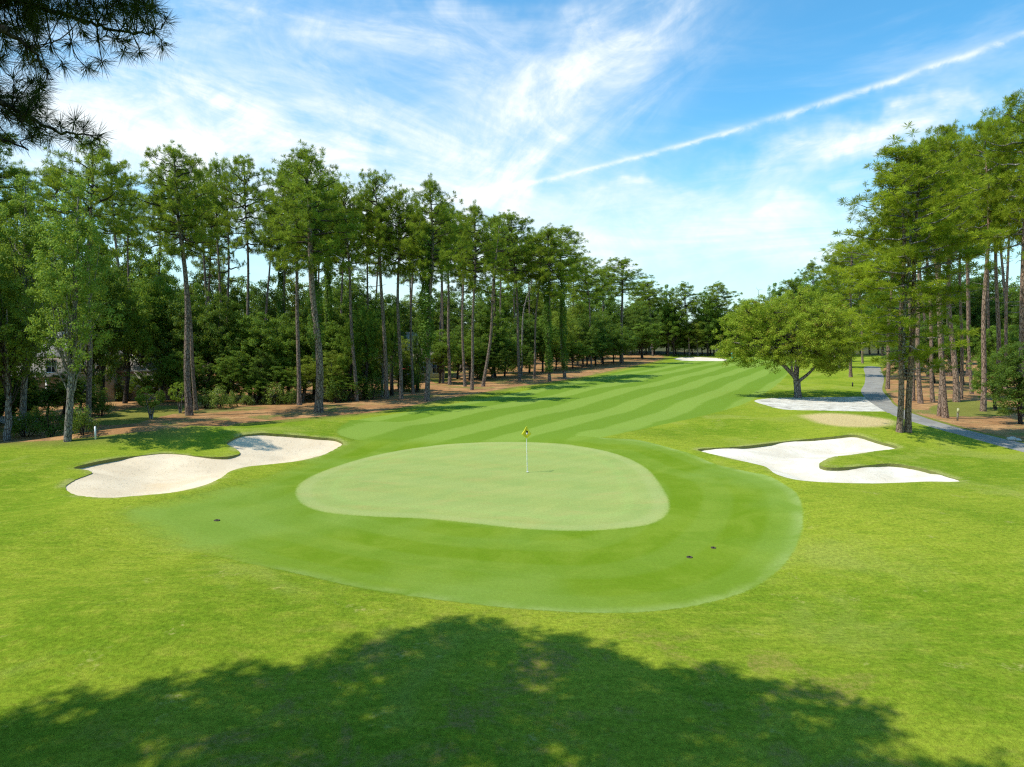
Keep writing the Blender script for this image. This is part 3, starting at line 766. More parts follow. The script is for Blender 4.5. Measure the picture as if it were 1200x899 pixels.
# the wood behind: understorey broadleaves, labelled by what they stand behind
land = [(20, 'the sweetgums'), (110, 'the grey-roofed house'), (175, 'the slender leaning pine'), (235, 'the close pair of pines'),
        (300, 'the row of large-leaved shrubs'), (360, 'the massive pine'), (415, 'the straight pinkish pine trunk'), (470, 'the tan-roofed house'), (520, 'the sunny patch of lawn'),
        (570, 'the slanting pine trunk'), (610, 'the crooked dead snag'), (655, 'the ivy-covered pine pair'), (700, 'the last distant pine'), (735, 'the lone orange-trunked pine')]
def near_land(px): return min(land, key=lambda q: abs(q[0]-px))[1]
kinds = ['broad0', 'broad1', 'broad2', 'deep0', 'deep1', 'yellow0', 'yellow1']
words = {'broad': 'green leafy tree', 'deep': 'dark bushy tree', 'yellow': 'yellow-green leafy tree', 'gum': 'light green tree'}
def under(px, by, ty, hw, kind, da=0., row='just behind'):
    k = kind.rstrip('0123456789')
    adj = {'just behind': 'just behind', 'deep': 'deep in the wood behind', 'low': 'growing low behind'}[row]
    lb = '%s %s %s' % (words[k], adj, near_land(px))
    plant_px('broadleaf_tree', kind, px, by, ty, hw, lb, 'tree', 'understorey trees in the left wood', depth_add=da)
ur = random.Random(5)
def prof(px, L):
    xs, ys = zip(*L); return float(np.interp(px, xs, ys))
base_line = [(-120, 520), (0, 498), (100, 490), (160, 474), (200, 474), (300, 475), (400, 472), (480, 458), (540, 449), (600, 442), (700, 430), (760, 421)]
und_top = [(-120, 280), (0, 270), (60, 280), (120, 262), (170, 285), (200, 312), (260, 316), (300, 335), (340, 322), (400, 322), (450, 326), (480, 334), (540, 326), (600, 330), (640, 325), (680, 335), (760, 345)]
for px in range(-110, 770, 21):
    if 20 < px < 95 : continue
    x = px+ur.uniform(-7, 7)
    if 420 < x < 500: continue
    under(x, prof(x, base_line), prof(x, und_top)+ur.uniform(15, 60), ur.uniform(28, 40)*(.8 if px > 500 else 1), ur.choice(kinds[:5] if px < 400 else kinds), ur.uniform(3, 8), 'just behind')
for px in range(-120, 770, 20):
    x = px+ur.uniform(-8, 8)
    under(x, prof(x, base_line)-4, prof(x, und_top)+ur.uniform(-16, 16), ur.uniform(30, 40)*(.8 if px > 500 else 1), ur.choice(kinds), ur.uniform(24, 44), 'deep')
for px in range(-100, 740, 17):
    x = px+ur.uniform(-8, 8)
    if 500 < x < 538 or 105 < x < 150: continue
    by = prof(x, base_line)
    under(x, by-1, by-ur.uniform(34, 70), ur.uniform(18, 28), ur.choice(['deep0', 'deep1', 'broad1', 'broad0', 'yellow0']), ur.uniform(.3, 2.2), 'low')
for x, by, ty, hw, kd in [(428, 468, 350, 17, 'broad0'), (447, 466, 372, 13, 'yellow0'), (459, 464, 340, 11, 'broad2'), (489, 460, 362, 11, 'deep0'), (408, 470, 366, 17, 'broad1')]:
    under(x, by, ty, hw, kd, .5, 'just behind')
# pines of the back rows
for px in range(-160, 770, 23):
    x = px+ur.uniform(-8, 8)
    if 105 < x < 140: continue
    plant_px('broadleaf_tree', 'wall%d' % ur.randrange(2), x, prof(x, base_line)-6, 372+ur.uniform(-18, 12), 34 if x < 500 else 26, 'dense dark green tree filling the wood far behind '+near_land(x), 'tree', 'understorey trees in the left wood', depth_add=ur.uniform(34, 70))
for i, (x, ty, hw) in enumerate([(60, 190, 44), (185, 205, 30), (240, 215, 30), (312, 232, 26), (370, 215, 34), (440, 240, 26), (515, 246, 26), (540, 262, 26), (588, 272, 26), (620, 275, 28), (672, 300, 24), (706, 312, 22), (760, 330, 22), (150, 220, 26), (400, 240, 22), (480, 256, 20), (604, 276, 20), (20, 190, 44)]):
    plant_px(P, 'pine%d' % (i % 5), x, prof(x, base_line)-3, ty, hw, 'slim back-row pine with its trunk half hidden behind '+near_land(x), 'pine tree', 'pines of the back row in the left wood', depth_add=18+ur.uniform(0, 12), thick=.8)
# beside-the-fairway broadleaves near (690..760, 350..430)
for x, by, ty, hw, kd, lb in [(677, 430, 352, 30, 'yellow1', 'round yellow-green oak under the distant pines left of the lone orange trunk'),
                              (705, 426, 366, 24, 'yellow0', 'small yellow-green oak directly left of the lone orange-trunked pine'),
                              (752, 421, 350, 24, 'deep0', 'dark green tree directly right of the lone orange-trunked pine')]:
    plant_px('oak_tree', kd, x, by, ty, hw, lb, 'tree', 'broadleaf trees where the left tree line ends', depth_add=4)
# far end of the fairway: two overlapping rows
far = [(765, 328, 22, 'pine1', 'far pine immediately right of the lone orange-trunked pine'), (783, 332, 16, 'broad1', 'dense green tree, second right of the lone orange-trunked pine'),
       (790, 352, 22, 'broad0', 'bright green round tree behind the far bunker, left end'), (808, 330, 19, 'pine2', 'far pine with a bare lower trunk above the far bunker, left of two'),
       (818, 372, 18, 'yellow1', 'low bright tree straight above the far bunker'), (830, 336, 18, 'broad2', 'far broadleaf tree touching the left side of the open oak crown'),
       (845, 330, 20, 'pine0', 'far pine rising above the left lobe of the spreading oak'), (856, 362, 20, 'deep1', 'dark far tree behind the left lobe of the spreading oak'),
       (874, 346, 15, 'broad0', 'far tree in the lowest dip of the skyline'), (893, 350, 15, 'pine4', 'small far pine right of the skyline dip'),
       (912, 330, 17, 'broad1', 'far tree rising above the middle of the spreading oak'), (928, 326, 17, 'pine1', 'far flat-topped pine above the spreading oak'),
       (945, 318, 18, 'broad2', 'far tree right of the flat-topped far pine'), (962, 305, 20, 'pine2', 'far pine above the right side of the spreading oak'),
       (985, 300, 20, 'deep0', 'dark far tree behind the small pine at the start of the path'), (1010, 292, 22, 'pine3', 'far pine behind the bend of the cart path'),
       (1035, 300, 24, 'broad0', 'broad far tree closing the view along the cart path')]
for x, ty, hw, kd, lb in far:
    plant_px(P if kd.startswith('pine') else 'broadleaf_tree', kd, x, 417.5, ty, hw*1.1, lb, 'pine tree' if kd.startswith('pine') else 'tree', 'trees closing the far end of the fairway')
for i, x in enumerate(range(700, 1120, 10)):
    plant_px('broadleaf_tree', 'wall%d' % (0, 2, 0, 1, 2)[i % 5], x+ur.uniform(-4, 4), 415.3, ur.uniform(346, 376)-(20 if x > 930 else 0), 19, 'low tree in the dense wall of green beyond the end of the fairway', 'tree', 'dense low trees beyond the fairway')
# dead snags
plant_px('broadleaf_tree', 'yellow1', 984, 431, 330, 30, 'rounded green tree just behind the right side of the spreading oak', 'tree', 'trees closing the far end of the fairway')
plant_px('broadleaf_tree', 'broad1', 955, 424, 322, 26, 'rounded tree mass rising behind the top of the spreading oak', 'tree', 'trees closing the far end of the fairway')
def snag(px0, py0, path, label, r0=.16, back=0.):
    p = at(px0, py0); y = p.y+back; 
    rt = empty('dead_tree', (p.x*y/p.y, y, gz(p.x*y/p.y, y)-.05)); tag(rt, label, 'dead tree')
    P3 = []
    for a, b in path:
        d = ray(a, b); f = y/d.y; P3.append((d.x*f-rt.location.x, RNG.uniform(-.4, .4), CH+d.z*f-rt.location.z))
    P3 = np.array(P3); P3[0] = (0, 0, -.2)
    q = catmull(P3, 4, False)
    mb = MB(); mb.tube(q, np.linspace(r0, r0*.35, len(q)), 8); mb.build('trunk', M_BARKG, rt, True)
    mb = MB()
    for k in range(6):
        i = int(len(q)*RNG.uniform(.5, .95)); e = q[i]+RNG.normal(size=3)*np.array([1.1, 1.1, .6])+np.array([0, 0, .5])
        mb.tube(jitter_path(q[i], e, 5, .4), np.linspace(r0*.3, .012, 5), 4)
    mb.build('branches', M_BARKG, rt, True)
    return rt
snag(611, 440, [(611, 440), (612, 400), (613, 370), (617, 350), (622, 338), (623, 324)], 'crooked grey dead snag standing among the pines, bent near its top')
snag(888, 417, [(888, 417), (888, 390), (889, 360), (888, 336)], 'thin bare dead tree poking above the skyline dip', .14)

for i, (x, y, k_, H) in enumerate([(-42, 35, 'gum0', 19), (-38, 40.5, 'gum1', 17), (-46, 42, 'pine2', 22), (-36.5, 46, 'gum0', 16), (-43, 29, 'pine0', 21), (-50, 34, 'broad0', 13)]):
    plant(P if k_[:4] == 'pine' else 'sweetgum_tree', k_, x, y, H, 4.6, 'leafy tree of the left wood just outside the left edge of the picture', 'tree', 'trees just outside the left edge')
for i in range(26):  # unseen ring of trees, added to cut the sky fill in the shadows
    a = math.radians(100+i*160/25*1.0+ (20 if i > 12 else 0)); r_ = 27+7*(i % 3)
    x, y = r_*math.sin(a), r_*math.cos(a)
    plant('broadleaf_tree' if i % 2 else P, 'wall%d' % (i % 2) if i % 2 else 'pine%d' % (i % 5), x, y, 15 if i % 2 else 23, 5.2, 'unseen tree added behind the viewer to block sky light', 'tree', 'unseen trees added behind the viewer')
# ---- the spreading oak on the right
def spreading_oak():
    p = at(935, 466)
    rt = empty('oak_tree', (p.x, p.y, p.z-.05)); tag(rt, 'spreading yellow-green oak with a short forked trunk at the edge of the sandy patch', 'tree')
    m = p.y/FPX     # metres per photo pixel there
    tk, br, cr = MB(), MB(), MB()
    def L(dx, dy, dep): return np.array([dx*m*.93, dep, dy*m])
    tk.tube(np.array([L(0, -4, 0), L(0, 3, 0), L(-1, 12, 0), L(-2, 21, 0)]), np.array([.54, .38, .34, .36]), 12)
    forks = [[L(-2, 19, 0), L(-9, 30, -.2), L(-14, 48, -.6), L(-30, 70, -1)], [L(-2, 19, 0), L(-3, 34, .3), L(2, 60, .8), L(0, 95, 1)],
             [L(-1, 19, 0), L(12, 30, -.3), L(26, 48, -.8), L(38, 70, -1.2)], [L(-2, 20, 0), L(4, 34, 1), L(14, 55, 2.6), L(10, 90, 3)], [L(-2, 20, 0), L(-10, 36, 1.2), L(-30, 60, 2.6), L(-60, 75, 2.5)],
             [L(-8, 28, 0), L(-34, 48, -.5), L(-66, 62, 0), L(-88, 66, .4)]]
    for f in forks:
        q = catmull(f, 5, False); tk.tube(q, np.linspace(.20, .05, len(q)), 8)
    lobes = [(-78, 74, 0, 27), (-60, 94, 1, 24), (-52, 62, -1.5, 22), (-34, 100, 0, 26), (-20, 74, -2.5, 27), (0, 108, .5, 28), (8, 84, -3, 30), (26, 98, -1, 28), (40, 76, -2, 27),
             (52, 62, 0, 22), (22, 56, -2.6, 22), (-4, 62, -3.4, 20), (46, 92, 2, 26), (0, 90, 4, 36), (-50, 82, 3, 30), (34, 70, 4, 30), (-88, 56, .5, 15), (-30, 52, -2, 15), (58, 82, .5, 18), (34, 44, -1.5, 14),(-70,100,-1,16),(-58,52,-1,16),(-38,44,-1.5,13),(-88,50,-.5,14),(-12,46,-2.5,12),(12,44,-2,12),(48,46,-.5,14),(62,58,0,16),(-72,46,0,13),(28,36,-1,10),(0,66,-3.5,20)]
    for dx, dy, dep, rad in lobes:
        c0 = L(dx, dy, dep); R = rad*m
        st = forks[RNG.integers(0, 6)][2]
        br.tube(jitter_path(np.array(st), c0, 8, .9, .2), np.linspace(.10, .02, 8), 5, cap=False)
        for k in range(int(14+R*R*11)):
            d = unit(RNG.normal(size=3)+np.array([0, -.15, .25]))
            cc = c0+d*R*(RNG.uniform(.75, 1.12) if RNG.uniform() < .78 else RNG.uniform(.2, .7))*np.array([1, 1, .85])
            if RNG.uniform() < .35: br.tube(np.array([c0, (c0+cc)/2+RNG.normal(size=3)*.1, cc]), np.array([.03, .02, .008]), 3, cap=False)
            n = int(66*RNG.uniform(.6, 1.3)); o = unit(RNG.normal(size=(n, 3)))*RNG.uniform(.15, 1, n)[:, None]**.6*np.array([.46, .46, .30])
            sh = RNG.beta(2, 2)
            cr.leaves(cc+o, o*3+np.array([0, 0, .8])+RNG.normal(size=(n, 3))*.6, .15*RNG.uniform(.6, 1.2, n), np.clip(sh+RNG.normal(0, .2, n), 0, 1))
    tk.build('trunk', M_BARKG, rt, True); br.build('branches', M_BARKD, rt, True); cr.build('crown', M_OAK, rt)
spreading_oak()

# ---- right wood
RIGHT = [
 ('bright0', 1054, 506, 168, 92, 'big bright pine at the edge of the path, left of two trunks grown close together', 1046, 1.1),
 ('bright3', 1064, 506, 168, 54, 'bright pine with a greyish trunk, right of the two trunks grown close together', 1066, 1.15),
 ('bright1', 1040, 456, 245, 40, 'smaller pine beyond the cart path bend, its trunk short and orange', 1040, 1.2),
 ('bright2', 1070, 470, 190, 36, 'shaded pine just behind the two close trunks beside the path', 1070, .9),
 ('bright2', 1079, 473, 172, 36, 'straight orange-trunked pine, first right of the two close trunks', 1080, 1.1),
 ('bright1', 1093, 471, 168, 36, 'thin orange-trunked pine, second right of the two close trunks', 1090, .95),
 ('bright2', 1101, 488, 150, 42, 'pine standing very close left of the leaning reddish trunk', 1100, .95),
 ('bright1', 1108, 490, 155, 44, 'reddish pine with a leaning trunk beside the straw bank', 1090, 1.15),
 ('bright3', 1121, 471, 142, 44, 'tall straight pine with a bare pinkish trunk by the small post', 1121, 1.35),
 ('bright2', 1126, 468, 170, 30, 'slim pine hidden close behind the tall straight pinkish one', 1127, .8),
 ('bright1', 1152, 482, 138, 46, 'tall dark-trunked pine left of the green shrubby tree', 1149, 1.1),
 ('bright2', 1139, 462, 165, 34, 'slim pine between the tall pinkish one and the dark-trunked one', 1138, .8),
 ('bright2', 1168, 468, 128, 44, 'grey-trunked pine behind the green shrubby tree', 1168, 1.0),
 ('bright1', 1178, 460, 135, 38, 'thin pine deep in shade behind the grey-trunked one', 1180, .8),
 ('bright3', 1197, 488, 100, 56, 'pine at the right edge of the picture with the highest crown', 1199, 1.1),
 ('bright1', 1250, 490, 80, 60, 'pine cut off by the right edge, only its side boughs showing', 1250, 1.1),
 ('bright3', 1310, 500, 80, 60, 'pine beyond the right edge behind the cut-off one', 1310, 1.1),
 ('bright3', 997, 442, 278, 38, 'pine with a short reddish trunk on the grass right of the spreading oak', 992, 1.3),
 ('bright1', 1011, 426, 296, 26, 'small distant pine trunk right of the short reddish one', 1011, 1.1),
 ('bright2', 978, 425, 292, 24, 'distant pine mostly behind the right side of the spreading oak', 976, 1.),
]
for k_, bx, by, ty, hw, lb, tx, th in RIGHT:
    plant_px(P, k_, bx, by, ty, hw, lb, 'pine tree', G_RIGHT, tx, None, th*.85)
landr = [(1045, 'the bend of the cart path'), (1080, 'the first orange trunks'), (1122, 'the tall straight pinkish pine'), (1160, 'the dark-trunked pine'), (1210, 'the pine with the highest crown')]
for row, (da, tt, nm, hwr) in enumerate([(12, 380, 'low dark tree a few steps behind ', (20, 28)), (34, 335, 'leafy tree deep in the wood behind ', (26, 36)), (66, 315, 'tall leafy tree closing the wood far behind ', (28, 38))]):
    for px in range(1052 if row else 1066, 1330, 24 if row else 34):
        x = px+ur.uniform(-6, 6); l = min(landr, key=lambda q: abs(q[0]-x))[1]
        by = np.interp(x, [1040, 1080, 1200, 1300], [448, 456, 468, 475])
        plant_px('broadleaf_tree', ur.choice(['deep0', 'deep1', 'broad1'] if row < 2 else kinds[:5]), x, by-row*3, tt+ur.uniform(-16, 16), ur.uniform(*hwr), nm+l, 'tree', 'understorey trees in the right wood', depth_add=da)
for i, x in enumerate([1060, 1087, 1112, 1133, 1160, 1187, 1215, 1260]):
    l = min(landr, key=lambda q: abs(q[0]-x))[1]
    plant_px(P, 'bright%d' % (1+i % 2), x, 455, 215-(x-1060)*.35, 32, 'slim pine of the back row behind '+l, 'pine tree', 'pines of the back row in the right wood', depth_add=24, thick=.9)
plant_px('dogwood_tree', 'deep0', 1197, 497, 392, 36, 'low spreading green tree at the right edge in front of the pines', 'tree')
plant_px('dogwood_tree', 'broad2', 1166, 480, 408, 22, 'small shrubby green tree just left of the low spreading one', 'tree')

# ---- pine overhead, left of the camera: its boughs hang into the top left corner and it shades the foreground
def shade_pine():
    shp = [(-70, 850), (0, 832), (50, 826), (90, 815), (150, 803), (205, 796), (265, 783), (330, 774), (390, 763), (415, 752), (450, 738), (500, 728), (560, 724), (620, 729), (660, 744), (700, 757), (750, 769), (800, 776), (860, 780),
           (900, 790), (950, 803), (1000, 818), (1050, 842), (1095, 856), (1130, 872), (1165, 899)]
    V = np.array([at(a, b).xy[:] for a, b in shp]); V = np.r_[V, [(9.5, 7.5), (10.0, 3), (7, -4), (-2, -8), (-11, -7), (-16, -2), (-15, 6)]]
    lo, hi = V.min(0), V.max(0)
    trunks = [(-13.5, 3.5, 22.), (-8.5, -6.5, 24.), (-17.5, -3.0, 21.)]
    lab = ['tall pine left of the viewer whose long boughs hang into the top left corner', 'pine behind the viewer that helps shade the foreground', 'second pine behind the viewer, farther left']
    N = 6400
    out = [[] for _ in trunks]; got = 0
    while got < N:
        q = RNG.uniform(lo, hi)
        s = sd_poly(q[None], V)[0]
        if s < .30: continue
        hole = math.sin(q[0]*1.1+.5)*math.sin(q[1]*1.3+1.1)
        if hole > .80 and q[1] < 12 and RNG.uniform() < .8: continue
        z = RNG.uniform(12.5, 20.5)
        pp = np.array([q[0]+TOSUN.x/TOSUN.z*z, q[1]+TOSUN.y/TOSUN.z*z, z])
        dp = pp[1]*CP-(z-CH)*SP
        if dp > .3:
            sx_ = 600+FPX*pp[0]/dp; sy_ = 449.5-FPX*((pp[1])*SP+(z-CH)*CP)/dp
            if sy_ > -70 and -60 < sx_ < 1260: continue
        d2 = [math.hypot(pp[0]-a, pp[1]-b) for a, b, _ in trunks]
        out[int(np.argmin(d2))].append(pp); got += 1
    roots = []
    for (tx, ty, H), cl, lb in zip(trunks, out, lab):
        rt = empty('pine_tree', (tx, ty, gz(tx, ty)-.05)); tag(rt, lb, 'pine tree', 'pines around the viewer'); roots.append(rt)
        o0 = np.array(rt.location)
        tk, br, cr = MB(), MB(), MB()
        ax = jitter_path(np.array([0, 0, -.3]), np.array([.3, .2, H]), 20, .8); tk.tube(ax, np.linspace(.34, .07, 20), 14)
        cl = np.array(cl)-o0
        # limbs reach out to groups of clumps
        az = np.arctan2(cl[:, 1], cl[:, 0]); key = (np.floor(az/.45)*10+np.floor(cl[:, 2]/2.0)).astype(int)
        for kk in np.unique(key):
            g = cl[key == kk]; far_ = g[np.argmax(np.hypot(g[:, 0], g[:, 1]))]
            zb = max(6, far_[2]-.22*np.hypot(far_[0], far_[1])); i = int(np.clip(zb/H*19, 1, 18))
            lp = jitter_path(ax[i], far_, 10, 1.0, .1); br.tube(lp, np.linspace(.085, .018, 10), 6, cap=False)
            for q in g:
                j = np.argmin(np.linalg.norm(lp-q, axis=1)*1.0+np.abs(np.hypot(lp[:, 0], lp[:, 1])-np.hypot(q[0], q[1])*.8)*.3)
                br.tube(np.array([lp[j], (lp[j]+q)/2+RNG.normal(size=3)*.1, q]), np.array([.02, .014, .008]), 4, cap=False)
        for q in cl:
            sh = RNG.beta(2, 2)
            for k in range(3):
                b = q+RNG.normal(size=3)*np.array([.26, .26, .14]); n = 15
                d = unit(RNG.normal(size=(n, 3))+np.array([0, 0, .35]))
                cr.blades(np.repeat(b[None], n, 0), d, RNG.uniform(.26, .40, n), .07, np.clip(sh+RNG.normal(0, .12, n), 0, 1))
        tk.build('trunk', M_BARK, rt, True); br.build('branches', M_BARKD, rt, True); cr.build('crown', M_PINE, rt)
    # the low boughs seen in the corner, with true fine needles
    rt = roots[0]; o0 = np.array(rt.location)
    def P3(px, py, dep):
        d = ray(px, py); f = dep/d.y; return np.array([d.x*f, d.y*f, CH+d.z*f])-o0
    limbs = [([(-60, -30, 6.6), (0, -8, 6.9), (45, 8, 7.1), (92, 22, 7.2), (130, 34, 7.3), (166, 40, 7.35), (192, 28, 7.4)], .022),
             ([(-70, 20, 6.2), (-10, 30, 6.4), (30, 52, 6.6), (52, 78, 6.8), (60, 95, 6.9)], .020),
             ([(-80, 80, 6.3), (-20, 112, 6.5), (20, 130, 6.8), (58, 150, 7.0), (92, 158, 7.1), (118, 160, 7.2)], .022),
             ([(-30, -50, 6.9), (40, -28, 7.2), (100, -14, 7.5), (150, -2, 7.7), (185, 8, 7.8)], .018),
             ([(-80, 130, 6.0), (-30, 150, 6.3), (10, 165, 6.6), (35, 178, 6.8)], .015)]
    tips = [(195, 22), (190, 56), (163, 62), (150, 30), (138, 8), (120, 74), (103, 80), (82, 52), (76, 78), (60, 58), (45, 32), (52, 6), (90, 6), (102, 18), (116, 46), (172, 6), (182, 12), (135, 45), (148, 48),
            (168, 25), (70, 20), (30, 14), (20, 35), (40, 60), (100, 40), (128, 20), (160, 12), (110, 8), (180, 35), (145, 62),
            (115, 158), (98, 150), (84, 162), (70, 146), (88, 140), (55, 138), (60, 160), (45, 150), (108, 166), (30, 128), (50, 100), (45, 112), (38, 95), (55, 85)]
    for k in range(120):
        tips.append((RNG.uniform(-50, 48), RNG.uniform(-30, 168)))
    for k in range(60):
        tips.append((RNG.uniform(20, 180), RNG.uniform(-40, 24)))
    br, cr = MB(), MB(); LP = []
    tr = np.array([.2, .1, 8.6])
    for pts_, r_ in limbs:
        q = np.array([P3(*p_) for p_ in pts_]); root = tr+np.array([0, 0, (q[0, 2]-9.5)*.5+1.2])
        q = np.r_[[root, (root*.6+q[0]*.4)+np.array([0, 0, .25])], q]
        q = catmull(q, 6, False); q += RNG.normal(size=q.shape)*.012
        LP.append(q); br.tube(q, np.linspace(.042, .006, len(q)), 7, cap=False)
    allp = np.concatenate(LP)
    for (a, b) in tips:
        dep = RNG.uniform(6.7, 7.7)
        q = P3(a, b, dep)
        dist = np.linalg.norm(allp-q, axis=1)+np.where(np.hypot(allp[:, 0], allp[:, 1]) > np.hypot(q[0], q[1]), .35, 0)
        i = int(np.argmin(dist)); s = allp[i]
        mid = (s+q)/2+np.array([0, 0, -.05])+RNG.normal(size=3)*.04
        w = catmull(np.array([s, mid, q]), 4, False); w = np.r_[w, q[None]]
        br.tube(w, np.linspace(.007, .004, len(w)), 5, cap=False)
        tdir = unit(q-mid)
        for g in range(2):
            n = 48
            c0 = q-tdir*(RNG.uniform(0, .10, n)[:, None])
            d = unit(unit(RNG.normal(size=(n, 3)))+tdir*.55+np.array([0, 0, -.12]))
            cr.blades(c0, d, RNG.uniform(.13, .22, n), .0042, np.clip(RNG.beta(2, 2)*.5+.25+RNG.normal(0, .1, n), 0, 1))
        d = unit(unit(RNG.normal(size=(34, 3)))+tdir*.6)
        cr.blades(q-tdir*(RNG.uniform(0, .06, 34)[:, None]), d, RNG.uniform(.05, .10, 34), .009, .2)
        # small brown tip
        br.tube(np.array([q, q+tdir*.05]), np.array([.008, .004]), 5)
    br.build('bough', M_BARKD, rt, True); cr.build('needles', M_NEAR_BACKLIT, rt)
shade_pine()

# ================================================================== SHRUBS
for i in range(3):
    regt('shrub%d' % i, shrub_proto(), ('stems', 'leaves'), (M_BARKD, M_SHRUB), (True, False))
regt('darkshrub', shrub_proto(n=1700, leaf=.14), ('stems', 'leaves'), (M_BARKD, M_DEEP), (True, False))
regt('pinkshrub', shrub_proto(n=900, leaf=.14), ('stems', 'leaves'), (M_BARKD, M_PINK), (True, False))
def shrub(kind, px, py, hpx, hw, label, name='shrub', group=None, da=0.):
    p = at(px, py)
    if da: f = (p.y+da)/p.y; p = Vector((p.x*f, p.y*f, 0)); p.z = gz(p.x, p.y)
    rt = empty(name, (p.x, p.y, p.z-.03), RNG.uniform(0, 6.28)); tag(rt, label, 'shrub', group)
    s = hpx/FPX*p.y/1.6*1.2; w = hw/FPX*p.y/1.2*1.15
    for pn, me in PROTO[kind]:
        o = mobj(pn, me, rt); o.scale = (w, w, s)
SG = 'shrubs along the front of the left wood'
for kd, px, py, h, w, lb in [
    ('shrub0', 241, 478, 22, 12, 'large-leaved shrub right beside the close pair of pine trunks'),
    ('shrub1', 257, 479, 24, 13, 'large-leaved shrub with cream blooms, second right of the pine pair'),
    ('shrub2', 272, 477, 16, 10, 'smaller large-leaved shrub at the end of the cream-bloomed group'),
    ('shrub0', 291, 475, 14, 10, 'low shrub on the straw between the cream-bloomed shrub and the rounded one'),
    ('shrub1', 320, 474, 22, 14, 'rounded yellow-green shrub left of the reddish pine trunk'),
    ('darkshrub', 340, 474, 18, 12, 'dark shrub touching the reddish pine trunk'),
    ('darkshrub', 395, 472, 26, 15, 'dark shrub right of the massive pale pine trunk'),
    ('darkshrub', 435, 468, 30, 15, 'dark rounded shrub left of the dark-trunked pine'),
    ('shrub2', 478, 459, 18, 8, 'light shrub by the yellow post in front of the tan-roofed house'),
    ('darkshrub', 487, 460, 34, 9, 'ivy-like dark shrub beside the ivy column'),
    ('shrub1', 592, 438, 24, 12, 'light green shrub right of the slanting pine'),
    ('shrub2', 560, 444, 20, 12, 'light shrub under the slanting pine'),
    ('darkshrub', 30, 512, 30, 22, 'dark hedge-like shrub between the oak and sweetgum trunks'),
    ('darkshrub', 60, 512, 34, 20, 'dark tall shrub touching the left side of the pale sweetgum trunk'),
    ('darkshrub', 98, 509, 34, 18, 'dark shrub touching the right side of the pale sweetgum trunk'),
    ('darkshrub', 118, 488, 30, 16, 'green rounded shrub in front of the grey house gable'),
    ('darkshrub', 142, 470, 20, 14, 'low dark shrub right of the grey house gable'),
    ('shrub0', 36, 497, 20, 14, 'light shrub in front of the house porch'),
    ('pinkshrub', 13, 436, 12, 7, 'pink flowering shrub at the left edge by the house')]:
    shrub(kd, px, py, h, w, lb, 'flowering_shrub' if kd == 'pinkshrub' else 'shrub', SG)
# two small fan-leaved trees on the left lawn
def small_tree(px, py, ty, hw, label):
    p = at(px, py); rt = empty('ornamental_tree', (p.x, p.y, p.z-.03)); tag(rt, label, 'small tree', 'small ornamental trees on the left lawn')
    m = p.y/FPX; H = (py-ty)*m; R = hw*m
    tk, cr = MB(), MB()
    for k in range(3):
        a = k*2.1; e = np.array([math.cos(a)*R*.35, math.sin(a)*R*.35, H*.72])
        tk.tube(jitter_path(np.array([math.cos(a)*.05, math.sin(a)*.05, -.05]), e, 6, .1), np.linspace(.07, .025, 6), 7)
    for k in range(60):
        d = unit(RNG.normal(size=3)); c0 = d*np.array([R*.8, R*.8, H*.26])+np.array([0, 0, H*.70])
        n = 24; dd = unit(RNG.normal(size=(n, 3))+d*.8+np.array([0, 0, .3]))
        cr.leaves(c0+dd*.13, np.cross(dd, RNG.normal(size=(n, 3)))+np.array([0, 0, .3]), .26*RNG.uniform(.6, 1.1, n), np.clip(RNG.beta(2, 2)+RNG.normal(0, .12, n), 0, 1), .25)
    tk.build('trunk', M_BARKG, rt, True); cr.build('crown', M_GUM, rt)
small_tree(177, 491, 453, 17, 'small fan-leaved tree on the left lawn, left of two')
small_tree(211, 484, 448, 13, 'small fan-leaved tree with a pale stem touching the close pair of pines')

# ================================================================== HOUSES
M_ROOFG = simple('grey_shingles', (.24, .22, .20), .9, .3, 6)
M_ROOFT = simple('tan_shingles', (.34, .28, .22), .9, .25, 6)
M_WALLG = simple('grey_siding', (.36, .34, .31), .8, .08)
M_WALLW = simple('cream_stucco', (.55, .51, .45), .8, .06)
M_TRIM = simple('white_trim', (.72, .72, .70), .5, .04)
M_GLASS = simple('dark_glass', (.03, .04, .045), .08, .1)
M_DOOR = simple('brown_door', (.16, .08, .05), .5, .1)
M_RED = simple('red_awning', (.45, .06, .06), .7, .1)
M_GREENC = simple('green_cloth', (.05, .30, .22), .7, .1)
def hip_roof(name, x0, x1, y0, y1, z0, z1, m, parent, ov=.5, hip=True):
    mb = MB(); x0 -= ov; x1 += ov; y0 -= ov; y1 += ov; ym = (y0+y1)/2; h = (y1-y0)/2 if hip else .0
    t_ = .18
    v = [(x0, y0, z0), (x1, y0, z0), (x1, y1, z0), (x0, y1, z0), (x0+h, ym, z1), (x1-h, ym, z1)]
    v += [(a, b, c_-t_) for a, b, c_ in v[:4]]
    mb.add(v, q=[(0, 1, 5, 4), (2, 3, 4, 5), (0, 6, 7, 1), (1, 7, 8, 2), (2, 8, 9, 3), (3, 9, 6, 0), (6, 9, 8, 7)], t=[(1, 2, 5), (3, 0, 4)])
    return mb.build(name, m, parent)
